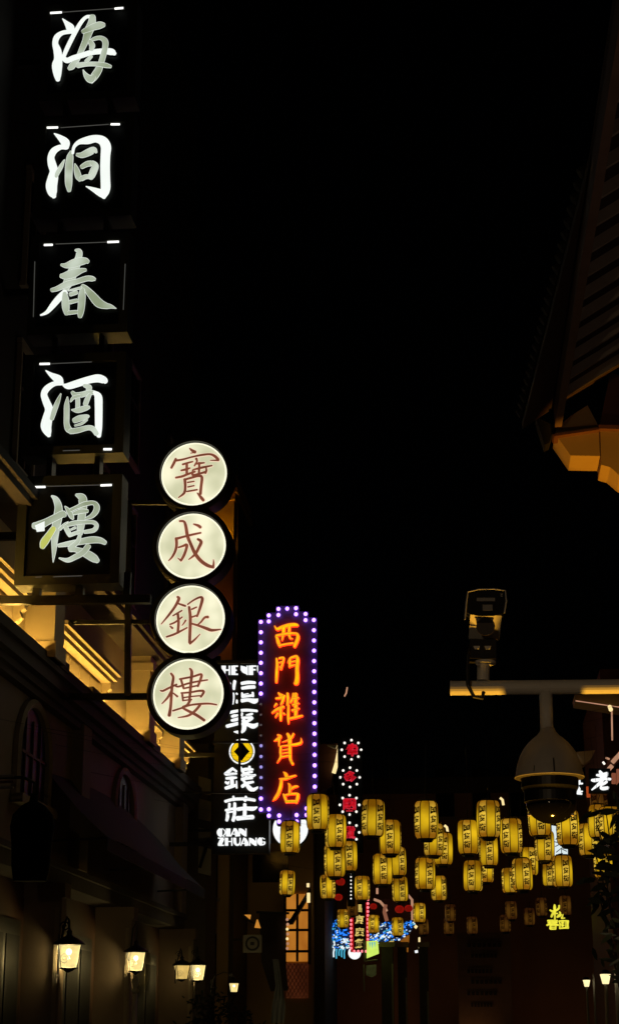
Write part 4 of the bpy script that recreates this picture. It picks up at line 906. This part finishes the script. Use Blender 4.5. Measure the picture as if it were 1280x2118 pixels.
g = G(); g.poly([P(757,1998,65.5),P(778,1996,65.5),P(778,2018,65.5),P(768,2023,65.5),P(757,2018,65.5)], (0,.03,0)); obj('sheet', g, glow('olive_sheet_glow', lin(46,48,22), .8, .4, 6), t)  # dim brightness of the paper put in as emission
g = G(); g.tube([P(752,1996,65.6),P(753,2052,65.6)], .03, 6); obj('rod', g, GREY, t)

# --- blue tinsel canopies of fairy lights
def tinsel(name, label, outline, Y, n, seed, fr):
    rnd = random.Random(seed); t = thing(name, label, 'light canopy', P(sum(p[0] for p in outline)/len(outline), max(p[1] for p in outline), Y))
    g = G(); g.poly([P(x,y,Y) for x, y in outline], (0,.5,0)); obj('canopy', g, BLUE_D, t)
    def inside(x, y):
        c = False
        for (x0,y0),(x1,y1) in zip(outline, outline[1:]+outline[:1]):
            if (y0 > y) != (y1 > y) and x < (x1-x0)*(y-y0)/(y1-y0)+x0: c = not c
        return c
    xs = [p[0] for p in outline]; ys = [p[1] for p in outline]
    gs = [G(), G(), G()]; cnt = 0
    while cnt < n:
        x, y = rnd.uniform(min(xs),max(xs)), rnd.uniform(min(ys),max(ys))
        if not inside(x, y): continue
        cnt += 1; f = fr(x, y); j = 2 if rnd.random() < f else (0 if rnd.random() < .75 else 1)
        l = rnd.uniform(.4,1.7); an = rnd.uniform(-.5,.5) + .25
        a = P(x-l*math.cos(an), y+l*math.sin(an), Y-rnd.uniform(.02,.2)); b_ = P(x+l*math.cos(an), y-l*math.sin(an), Y-rnd.uniform(.02,.2))
        gs[j].tube([a,b_], rnd.uniform(.012,.034), 5)
    for j, (nm, mt) in enumerate((('blue_lights',BLUE),('cyan_lights',CYAN),('white_lights',ICE))):
        o = obj(nm, gs[j], mt, t); o['kind'] = 'stuff'
    return t
t = tinsel('fairy_light_canopy', 'blue and white fairy light canopy left of the narrow red sign', [(692,1903),(714,1905),(722,1925),(722,1965),(700,1966),(672,1972),(668,1968),(676,1940)], 68, 190, 1, lambda x, y: .12 + .75*max(0,(y-1935-(x-690)*-.3)/40) if y > 1935 else .06)
for k in range(9):
    x = 669+k*5.5; g = G(); g.tube([P(x,1964,67.8),P(x-1.5,1972,67.8),P(x-1,1978+(k%3)*3,67.8)], .03, 5); obj('icicle_light', g, ICE if k < 5 else CYAN, t)
tinsel('fairy_light_canopy', 'blue and white fairy light canopy right of the narrow red sign', [(783,1910),(812,1906),(834,1908),(852,1904),(858,1912),(845,1932),(826,1946),(806,1946),(790,1954),(766,1950),(764,1932),(780,1930)], 68, 200, 2, lambda x, y: .5 if 780 < x < 800 or y > 1930 else .18)
# little tiled roof with lit edges between them
t = thing('small_gate_roof', 'small red tiled gate roof with lit upturned edges above blue lights', 'roof', P(840,1900,70))
g = G(); g.poly([P(790,1862,70),P(806,1858,70),P(826,1868,70),P(852,1862,70),P(853,1905,70),P(800,1908,70),P(792,1890,70)], (0,.6,0)); obj('tiles', g, REDWOOD, t)
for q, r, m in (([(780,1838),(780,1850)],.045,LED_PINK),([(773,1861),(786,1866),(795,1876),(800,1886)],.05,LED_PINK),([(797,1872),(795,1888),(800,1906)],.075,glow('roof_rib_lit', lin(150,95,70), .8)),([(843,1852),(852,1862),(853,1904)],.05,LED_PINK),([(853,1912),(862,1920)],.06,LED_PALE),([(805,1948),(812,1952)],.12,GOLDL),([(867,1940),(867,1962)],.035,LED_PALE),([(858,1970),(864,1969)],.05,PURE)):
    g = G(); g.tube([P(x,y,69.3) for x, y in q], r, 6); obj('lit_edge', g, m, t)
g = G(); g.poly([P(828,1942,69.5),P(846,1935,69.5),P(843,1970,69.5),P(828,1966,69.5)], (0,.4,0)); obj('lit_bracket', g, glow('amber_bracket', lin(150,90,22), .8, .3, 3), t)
# red round lanterns
for i, (px, py, r, lab) in enumerate(((704,1825,9,'round red lantern just below the red ringed sign'),(700,1857,8,'small round red lantern between yellow lanterns'),(845,1880,8,'small bright red lantern at right of the gate roof'),(826,1882,9,'dim red lantern under the gate roof'),(772,1876,7,'dim red lantern right of the narrow sign'))):
    c = P(px,py,62); R = r*62*1.05/FP; t = thing('red_lantern', lab, 'lantern', c, 'round red lanterns')
    g = G(); g.ball(c, R, n=16, k=8, flat=.85); obj('shade', g, REDLAN, t, smooth=True)
    g = G(); g.lathe([(R*.4,-R*.95),(R*.4,-R*.78)], c, 12); g.lathe([(R*.4,R*.78),(R*.4,R*.95)], c, 12); obj('cap', g, RIB, t)
    g = G(); g.tube([c+Vector((0,0,R*.9)), c+Vector((0,0,R*3.5))], .012, 5); obj('cord', g, BLACK, t)

# --- right-hand signs
def strokes_sign(name, label, outline, Y, strokes, x0, y0, s, mat, back):
    t = thing(name, label, 'sign', P(outline[0][0], outline[0][1], Y))
    g = G(); g.poly([P(x,y,Y) for x, y in outline], (0,.2,0)); obj('board', g, back, t)
    lettering('character', strokes, x0, y0, s, Y, [mat]*3, t, .04, .0, 3, k=4); return t
LAO = [[(770,465,60),(810,540,110),(830,640,110),(800,760,90)],[(690,565,50),(780,570,80),(900,540,80),(960,520,70)],[(560,700,60),(640,705,90),(760,685,80),(880,665,70),(1050,675,60)],[(960,560,60),(880,650,80),(780,770,90),(680,860,70),(560,955,30)],[(800,830,60),(880,790,70),(950,745,70)],[(800,860,50),(810,910,80),(880,920,90),(980,905,80)]]
strokes_sign('white_character_sign', 'black board with one white brush character above lanterns at right', [(1218,1590),(1262,1590),(1262,1640),(1218,1640)], 36, LAO, 1180, 1560, .078125, PURE, PANEL)
SH2 = [[(235,700,40),(230,780,60),(190,820,40)],[(220,790,40),(310,790,40)],[(200,900,80),(210,980,90),(200,1050,70)],[(240,930,40),(230,1000,60),(310,1000,30)],[(180,1050,50),(240,1055,50),(295,1068,35)]]
strokes_sign('small_white_sign', 'small white characters showing at the edge of dome camera', [(1176,1606),(1208,1606),(1208,1652),(1176,1652)], 38, SH2, 1180, 1560, .078125, PURE, PANEL)
SONG = [[(520,185,50),(525,250,80),(525,330,70),(530,450,60),(530,600,50)],[(390,335,40),(450,370,60),(540,360,60),(640,290,60),(655,205,50)],[(500,400,70),(460,460,70),(430,530,60)],[(560,430,40),(610,440,40)],[(665,390,40),(690,440,50),(620,520,60),(590,540,40)],[(600,540,50),(690,500,50),(720,470,40)],[(770,460,24),(750,530,50),(730,575,50),(820,570,30)]]
XIANG = [[(320,650,50),(450,650,60),(600,650,50)],[(330,710,40),(450,690,50),(590,700,50)],[(300,780,50),(380,750,50),(460,730,50)],[(470,740,50),(560,760,60),(630,780,50)],[(400,780,50),(395,880,60)],[(400,790,40),(470,780,40),(550,790,50),(545,890,60)],[(400,840,30),(550,840,30)],[(400,895,40),(550,895,40)]]
YUAN = [[(650,660,40),(680,750,40),(670,870,40)],[(660,660,40),(800,650,40),(930,660,40)],[(925,660,40),(915,760,40),(925,870,40)],[(670,875,40),(800,862,40),(925,865,40)],[(720,700,30),(800,695,30)],[(715,750,30),(800,745,30)],[(720,800,30),(800,795,30)],[(750,690,30),(755,820,30)],[(850,690,26),(850,840,26)],[(885,690,22),(885,840,22)]]
t = strokes_sign('yellow_character_sign', 'bright yellow three-character sign at lower right', [(1132,1899),(1176,1899),(1176,1902),(1132,1902)], 56, SONG+XIANG+YUAN, 1110, 1860, .0703, YEL, PANEL)
t = thing('white_picture_lightbox', 'white lit picture panel between lanterns below the dome camera', 'sign', P(1160,1775,46))
q = [P(1141,1708,46),P(1160,1712,46),P(1160,1742,46),P(1174,1748,46),P(1174,1773,46),P(1144,1773,46)]
g = G(); g.poly(q, (0,.15,0)); obj('light_face', g, POSTER, t)
for ln in ([(1150,1716),(1154,1730),(1149,1738)],[(1148,1752),(1158,1747),(1168,1752)],[(1150,1764),(1160,1756),(1172,1762)],[(1146,1742),(1156,1744)],[(1154,1768),(1164,1766)]):
    g = G(); g.tube([P(x,y,45.97) for x, y in ln], .012, 5); obj('drawn_line', g, BLACK, t)
t = thing('small_white_box', 'small white lit box behind the leaves at the right edge', 'sign', P(1245,1730,44)); g = G(); a, c = P(1236,1718,44), P(1256,1738,44); g.box(a.x,c.x,44,44.15,c.z,a.z); obj('light_face', g, POSTER, t)
g = G(); g.box(a.x-.03,c.x+.03,44.151,44.25,c.z-.03,a.z+.03); obj('back_box', g, BLACK, t)
for px, py in ((1036,1654),(921,1711)):
    t = thing('bracket_light', ('short pale curved light strip above the upper lanterns', 'short pale light strip beside a clump of lanterns')[px < 1000], 'light', P(px,py,50)); g = G(); g.tube([P(px-2,py-3,50),P(px+3,py+1,50),P(px+5,py+12,50)], .035, 6); obj('light_strip', g, LED_PALE, t)
    g = G(); g.tube([P(px+5,py+13,50.1),P(px+5,py+13,81.9)], .02, 5); obj('stay', g, BLACK, t)

# ================================================================== CCTV ARM
YK = 8.0; kk = YK*1.045/FP
KP = thing('camera_arm', 'horizontal white steel pole arm carrying two security cameras', 'pole', (P(1500,1420,YK).x, YK, 0.12))
a, c = P(931,1424,YK), P(1500,1418,YK); r = 14.5*kk
g = G(); g.tube([a, c], r, 20); obj('arm', g, WHITEP, KP, smooth=False)
g = G(); g.tube([(c.x,YK,.12),(c.x,YK,c.z+.5)], .07, 20); obj('post', g, WHITEP, KP)
g = G(); g.tube([P(1116,1423,YK),P(1120,1423,YK)], r*1.06, 20); g.tube([P(931,1424,YK),P(934,1424,YK)], r*1.05, 20); obj('collar', g, WHITEP, KP)
DM = thing('dome_camera', 'bell-shaped dome security camera hanging from the arm', 'security camera', P(1129,1437,YK))
def z_(py, px=1136): return P(px,py,YK).z
cc = P(1137,1520,YK)
cs = P(1129,1440,YK)
g = G(); g.tube([(cs.x,YK,z_(1432)),(P(1131,1525,YK).x,YK,z_(1528))], 13*kk, 18); obj('stem', g, WHITEP, DM, smooth=True)
g = G(); g.lathe([(13*kk,z_(1506)),(16*kk,z_(1514)),(22*kk,z_(1522)),(31*kk,z_(1529)),(40*kk,z_(1538)),(49*kk,z_(1550)),(56*kk,z_(1563)),(62*kk,z_(1581)),(66*kk,z_(1602)),(68*kk,z_(1609)),(67.3*kk,z_(1610))], (P(1136,1600,YK).x,YK,0), 48); obj('shroud', g, surf('grey_enamel', (.40,.37,.33,1), .5, .18, 9), DM, smooth=True)
g = G(); g.lathe([(67.2*kk,z_(1610.5)),(57*kk,z_(1612))], (P(1136,1600,YK).x,YK,0), 48); obj('shroud_shade_ring', g, surf('shaded_rim', (.03,.027,.024,1), .6), DM)  # dark ring colours shade into the uplit underside of the rim
g = G(); g.lathe([(56*kk,z_(1602)),(56*kk,z_(1630)),(51*kk,z_(1640)),(51*kk,z_(1660))], (P(1136,1600,YK).x,YK,0), 40); obj('collar', g, BLACK, DM, smooth=False)
g = G(); g.beam(P(1144,1568,YK-.155), P(1146,1596,YK-.165), .004, .004); obj('seam', g, BLACK, DM)
g = G(); g.beam(P(1105,1584,YK-.13), P(1104,1596,YK-.14), .003, .003); obj('seam', g, BLACK, DM)
g = G(); g.lathe([(50*kk,z_(1660))] + [(50*kk*math.cos(t*math.pi/16), z_(1660)-42*kk*math.sin(t*math.pi/16)) for t in range(1,8)] + [(1*kk,z_(1660)-42*kk)], (P(1138,1600,YK).x,YK,0), 40); obj('dome_glass', g, SMOKE, DM, smooth=True)
for px in (1094,1184):
    g = G(); g.ball(P(px,1686,YK-.14), .008); obj('screw', g, WHITEP, DM)
BC = thing('bullet_camera', 'boxy bullet security camera tilted on top of the arm', 'security camera', P(1000,1404,YK))
g = G(); g.tube([P(999,1408,YK),P(1000,1372,YK)], 12.5*kk, 16); obj('stub', g, WHITEP, BC)
g = G(); g.tube([P(1004,1374,YK),P(1004,1368,YK)], 21*kk, 20); obj('flange', g, WHITEP, BC)
hx = lambda px, py, d=0: (lambda p: (p.x, p.y+d, p.z))(P(px,py,YK))
g = G(); g.poly([hx(972,1326,-.05),hx(1026,1328,-.05),hx(1026,1368,-.05),hx(970,1366,-.05)], (0,.12,0)); obj('junction_box', g, surf('dark_grey_metal', (.012,.011,.010,1), .6, .2, 4, spec=.2), BC)
for px in (985,1008):
    g = G(); g.poly([hx(px-6,1343,-.06),hx(px+7,1343,-.06),hx(px+5,1349,-.06),hx(px-3,1350,-.06)], (0,-.01,0)); obj('bolt_plate', g, WHITEP, BC)
# tilting bracket plate facing down and towards the street
g = G(); b = g.add([hx(973,1286,-.14),hx(1037,1288,-.14),hx(1032,1322,.02),hx(969,1320,.02),hx(973,1284,-.10),hx(1037,1286,-.10),hx(1034,1312,.06),hx(969,1310,.06)])
for q in ((0,3,2,1),(4,5,6,7),(0,1,5,4),(1,2,6,5),(2,3,7,6),(3,0,4,7)): g.face([b+i for i in q])
obj('tilt_plate', g, WHITEP, BC)
p = Vector(hx(1004,1308,-.12)); g = G(); g.tube([p, p+Vector((0,.06,.015))], [17*kk,17*kk], 24); obj('pivot', g, SMOKE, BC)
g = G(); g.tube([p+Vector((0,-.004,0)), p+Vector((0,.004,0))], 18.5*kk, 24); obj('pivot_ring', g, surf('dark_ring', (.03,.02,.015,1), .5), BC)
fo = [(969,1245),(975,1241),(990,1239),(1020,1238),(1040,1240),(1046,1246),(1045,1270),(1042,1286),(1020,1291),(990,1291),(972,1287),(964,1284),(966,1262)]
g = G(); g.poly([hx(x,y,-.17) for x, y in fo], (0,.30,.05)); obj('housing', g, surf('housing_black', (.006,.006,.006,1), .6, .2, 4, spec=.15), BC)
g = G(); g.tube([hx(962,1300,-.175),hx(965,1265,-.18),hx(968,1244,-.18),hx(990,1238.5,-.18),(hx(1020,1238,-.18)),hx(1044,1241,-.18),hx(1046,1262,-.18),hx(1042,1287,-.18)], .0035, 6); obj('hood_edge', g, WHITEP, BC)
for x0, x1, y0, y1 in ((986,1023,1255,1262),(998,1018,1269,1281)):
    g = G(); g.poly([hx(x0,y0,-.171),hx(x1,y0,-.171),hx(x1,y1,-.171),hx(x0,y1,-.171)], (0,-.002,0)); obj('label_plate', g, GREY, BC)
for y0 in (1249,1253): g = G(); g.poly([hx(1033,y0-2,-.172),hx(1039,y0-2,-.172),hx(1037,y0,-.172)], (0,-.002,0)); obj('fin', g, WHITEP, BC)
g = G(); g.tube([hx(975,1330,-.03),hx(968,1360,-.06),hx(966,1395,-.07),hx(968,1425,-.08),hx(980,1448,-.08),hx(997,1450,-.06),hx(1000,1436,-.05)], .009, 8); obj('cable', g, BLACK, BC)
for px, py in ((987,1380),(1013,1380)): g = G(); g.ball(hx(px,py,-.06), .006); obj('bolt', g, WHITEP, BC)

# ================================================================== YELLOW PAPER LANTERNS
LH = .62; LR = .205
def make_paper_lantern(mats, label):
    root = thing('paper_lantern', label, 'lantern', (0,0,0))
    def rad(z):       # barrel profile
        t = abs(z)/(LH/2); return LR*(1 - .035*t - .19*t**12)
    zs = [-LH/2*math.sin(math.pi/2*k/9) for k in range(9,0,-1)] + [LH/2*math.sin(math.pi/2*k/9) for k in range(10)]; n8 = 8
    for k in range(n8):
        a0, a1 = 2*math.pi*k/n8, 2*math.pi*(k+1)/n8; g = G(); rows = []
        for z in zs: rows.append(g.add([(rad(z)*math.cos(a0+(a1-a0)*j/4), rad(z)*math.sin(a0+(a1-a0)*j/4), z) for j in range(5)]))
        for a, b in zip(rows, rows[1:]):
            for j in range(4): g.face((a+j,a+j+1,b+j+1,b+j))
        pn = obj('paper_panel', g, mats[k % 2], root, smooth=True)
        if k % 2 == 1:
            g = G(); am = (a0+a1)/2
            for i, ch in enumerate('国货街'):
                zc = .155 - .155*i
                def place(x, y, zc=zc, am=am):
                    z = zc+y; a = am + x/LR; r = rad(z)+.004; return (r*math.cos(a), r*math.sin(a), z)
                print_char(g, ch, place, .128, .130, 0, .035)
            obj('printed_characters', g, INK, pn)
    for k in range(n8):
        a = 2*math.pi*k/n8; g = G(); g.tube([((rad(z)+.002)*math.cos(a),(rad(z)+.002)*math.sin(a),z) for z in zs], .0085, 5); obj('rib', g, RIB, root)
    for sg in (1,-1):
        r0 = rad(LH/2); g = G()
        g.lathe([(r0-.01,sg*LH/2*.985),(r0-.005,sg*(LH/2+.012)),(r0*.72,sg*(LH/2+.016)),(r0*.66,sg*(LH/2+(.03 if sg > 0 else .06))),(r0*.5,sg*(LH/2+(.032 if sg > 0 else .065)))], (0,0,0), 24); cp = obj('end_cap', g, BLACK, root)
        g = G(); g.lathe([(r0*.78,sg*(LH/2+.021)),(r0*.80,sg*(LH/2+.028)),(r0*.78,sg*(LH/2+.034))], (0,0,0), 24); obj('cap_rim', g, CAPW, cp)
    g = G(); g.tube([(0,0,LH/2+.025),(0,0,LH/2+.13),(.03,0,LH/2+.2),(0,0,LH/2+.24)], .008, 5); obj('hook', g, BLACK, root)
    return root
LITP = make_paper_lantern([PAPER, PAPER_T], 'yellow paper lantern')
DIMP = make_paper_lantern([PAPER_D, PAPER_D], 'unlit brownish paper lantern')
LN = [(657,1681,68),(694,1720,63),(771,1693,70),(807,1733,65),(881,1697,72),(600,1733,60),(692,1781,62),(720,1772,56),(791,1799,58),(821,1783,54),(897,1738,61),(916,1757,60),(879,1808,59),(907,1838,46),(678,1835,45),(749,1838,45),(827,1840,46),(594,1827,46),
 (968,1733,64),(1010,1695,70),(1011,1761,56),(1057,1730,65),(978,1813,57),(1005,1802,44),(1080,1810,59),(1054,1822,46),(1094,1783,52),(1115,1694,66),(1126,1751,57),(1174,1713,67),(1217,1738,60),(1163,1803,58),(1137,1809,44),(1262,1706,66),(1247,1786,54),(1238,1700,62),
 (709,1901,34),(773,1912,33),(822,1918,34),(867,1889,36)]
DM_ = [(931,1889,32),(1057,1884,34),(928,1917,30),(976,1915,32),(1045,1911,32),(1095,1897,32),(1120,1877,34),(1169,1874,36),(876,1918,30),(729,1877,34),(1239,1667,52)]
rowdefs = [(0,1712,'top'),(1712,1768,'second'),(1768,1826,'third'),(1826,1866,'fourth'),(1866,2000,'lowest')]
ORD = ['first','second','third','fourth','fifth','sixth','seventh','eighth','ninth','tenth','eleventh','twelfth','thirteenth','fourteenth']
def put(proto, lst, text, grp, used):
    items = []
    for (px, py, h) in lst:
        row = next(i for i, r in enumerate(rowdefs) if r[0] <= py < r[1]); items.append((row, px, py, h))
    for row in range(5):
        rr = sorted([q for q in items if q[0] == row], key=lambda q: q[1])
        for i, (_, px, py, h) in enumerate(rr):
            Y = (LH*.98)*FP/h*.985
            c = P(px, py, Y)
            o = proto if not used[0] else copy_tree(proto); used[0] = True
            o.location = c; o.rotation_euler = (random.uniform(-.03,.03), random.uniform(-.03,.03), random.uniform(0,6.28))
            o['label'] = f'{text}, {ORD[i]} from the left in the {rowdefs[row][2]} lantern row'; o['category'] = 'lantern'; o['group'] = grp
            yield o, c, Y
spots = list(put(LITP, LN, 'lit yellow paper lantern', 'lit yellow paper lanterns over the street', [False]))
spots += list(put(DIMP, DM_, 'dim brownish paper lantern', 'dim paper lanterns further off', [False]))
# cables across the street, one for each bank of lanterns; every lantern has its own drop cord
rowsY = {}
for o, c, Y in spots: rowsY.setdefault(round(Y/3), []).append((o, c, Y))
for i, (k, it) in enumerate(sorted(rowsY.items())):
    y = sum(q[2] for q in it)/len(it); zt = max(q[1].z for q in it) + 1.1
    xs = sorted((q[1].x, q[2]) for q in it)
    g = G(); pts = [(-8.9,y,zt+.8)] + [(-8.9+11.5*t/12, y, zt+.8-.8*math.sin(math.pi*t/12)) for t in range(1,12)] + [(2.6,y,zt+.8)]
    g.tube(pts, .0025, 4); cb = obj('lantern_cable', g, BLACK, None, (-8.9,y,zt+.8))
    tag(cb, f'thin dark cable across the street, {ORD[i]} nearest of the lantern cables', 'cable', 'cables carrying the lanterns')
    for o, c, Y in it:
        xx = min(max(c.x,-8.8),2.5); t = (xx+8.9)/11.5; zc = zt+.8-.8*math.sin(math.pi*t)
        g = G(); g.tube([(c.x,c.y,c.z+LH/2+.2),(c.x,y,zc)], .003, 4); 
        me_ = obj('drop_cord', g, BLACK, None, tuple(c)); me_.parent = o
        me_.location = (0,0,0); me_.matrix_parent_inverse = Matrix.Identity(4)
        me_.rotation_mode = 'XYZ'; me_.matrix_basis = o.rotation_euler.to_matrix().inverted().to_4x4()

# ================================================================== PLANTS
def leaf(g, base, d, l, w):
    d = d.normalized(); s = d.cross(Vector((random.uniform(-.3,.3),random.uniform(-1,-.4),random.uniform(-.3,.3)))).normalized()
    n = d.cross(s); q = [base, base+d*l*.3+s*w*.5+n*l*.02, base+d*l*.7+s*w*.4, base+d*l, base+d*l*.7-s*w*.4, base+d*l*.3-s*w*.5+n*l*.02]
    b = g.add(q); g.face((b,b+1,b+2,b+3,b+4,b+5))
def sapling(name, label, x, Y, z0, tips, nleaf, ll, r=.03, spread=.35, s0=.35):
    t = thing(name, label, 'tree', (x,Y,z0)); g = G(); lg = G(); base = Vector((x,Y,z0))
    for tp in tips:
        tp = Vector(tp); mid = base.lerp(tp,.55) + Vector((random.uniform(-.15,.15),random.uniform(-.2,.2),.12))
        g.tube([base, base.lerp(mid,.5)+Vector((0,0,.1)), mid, tp], [r,r*.8,r*.5,r*.2], 6)
        for _ in range(nleaf):
            s_ = random.uniform(s0,1.05); p = (mid.lerp(tp,(s_-.35)/.7)) + Vector((random.gauss(0,spread*.3),random.gauss(0,spread*.3),random.gauss(0,spread*.3)))
            leaf(lg, p, Vector((random.uniform(-1,1),random.uniform(-.6,.6),random.uniform(-.7,.45))), ll*random.uniform(.6,1.2), ll*random.uniform(.18,.3))
    obj('trunk', g, BARK, t); o = obj('crown', lg, LEAF, t); o['kind'] = 'stuff'
    return t
tx = P(1420,2000,15)
sapling('young_tree', 'dark leafy branches in front of lanterns at the right edge', tx.x, 15, .12, [P(1252,1672,15),P(1232,1700,15.1),P(1262,1732,14.9),P(1228,1752,15),P(1250,1800,15),P(1236,1838,15.2),P(1275,1640,15),P(1285,1760,15),P(1280,1830,15)], 10, .19, .022, .2, .82)
tx = P(1400,2100,13)
sapling('shrub', 'dark shrub in the bottom right corner', tx.x, 13, .12, [P(1276,1965,13),P(1262,1930,13),P(1284,1915,13)], 12, .12, .02, .18, .85)
bx_ = P(455,2150,26)
sapling('bush', 'black bush silhouette at the bottom left below the small lantern', bx_.x, 26, .1, [P(400+k*14, 2075-22*math.sin(k*.5+.4)+ (6 if k % 2 else 0), 26+.2*(k%3)) for k in range(9)], 60, .11, .02, .34)
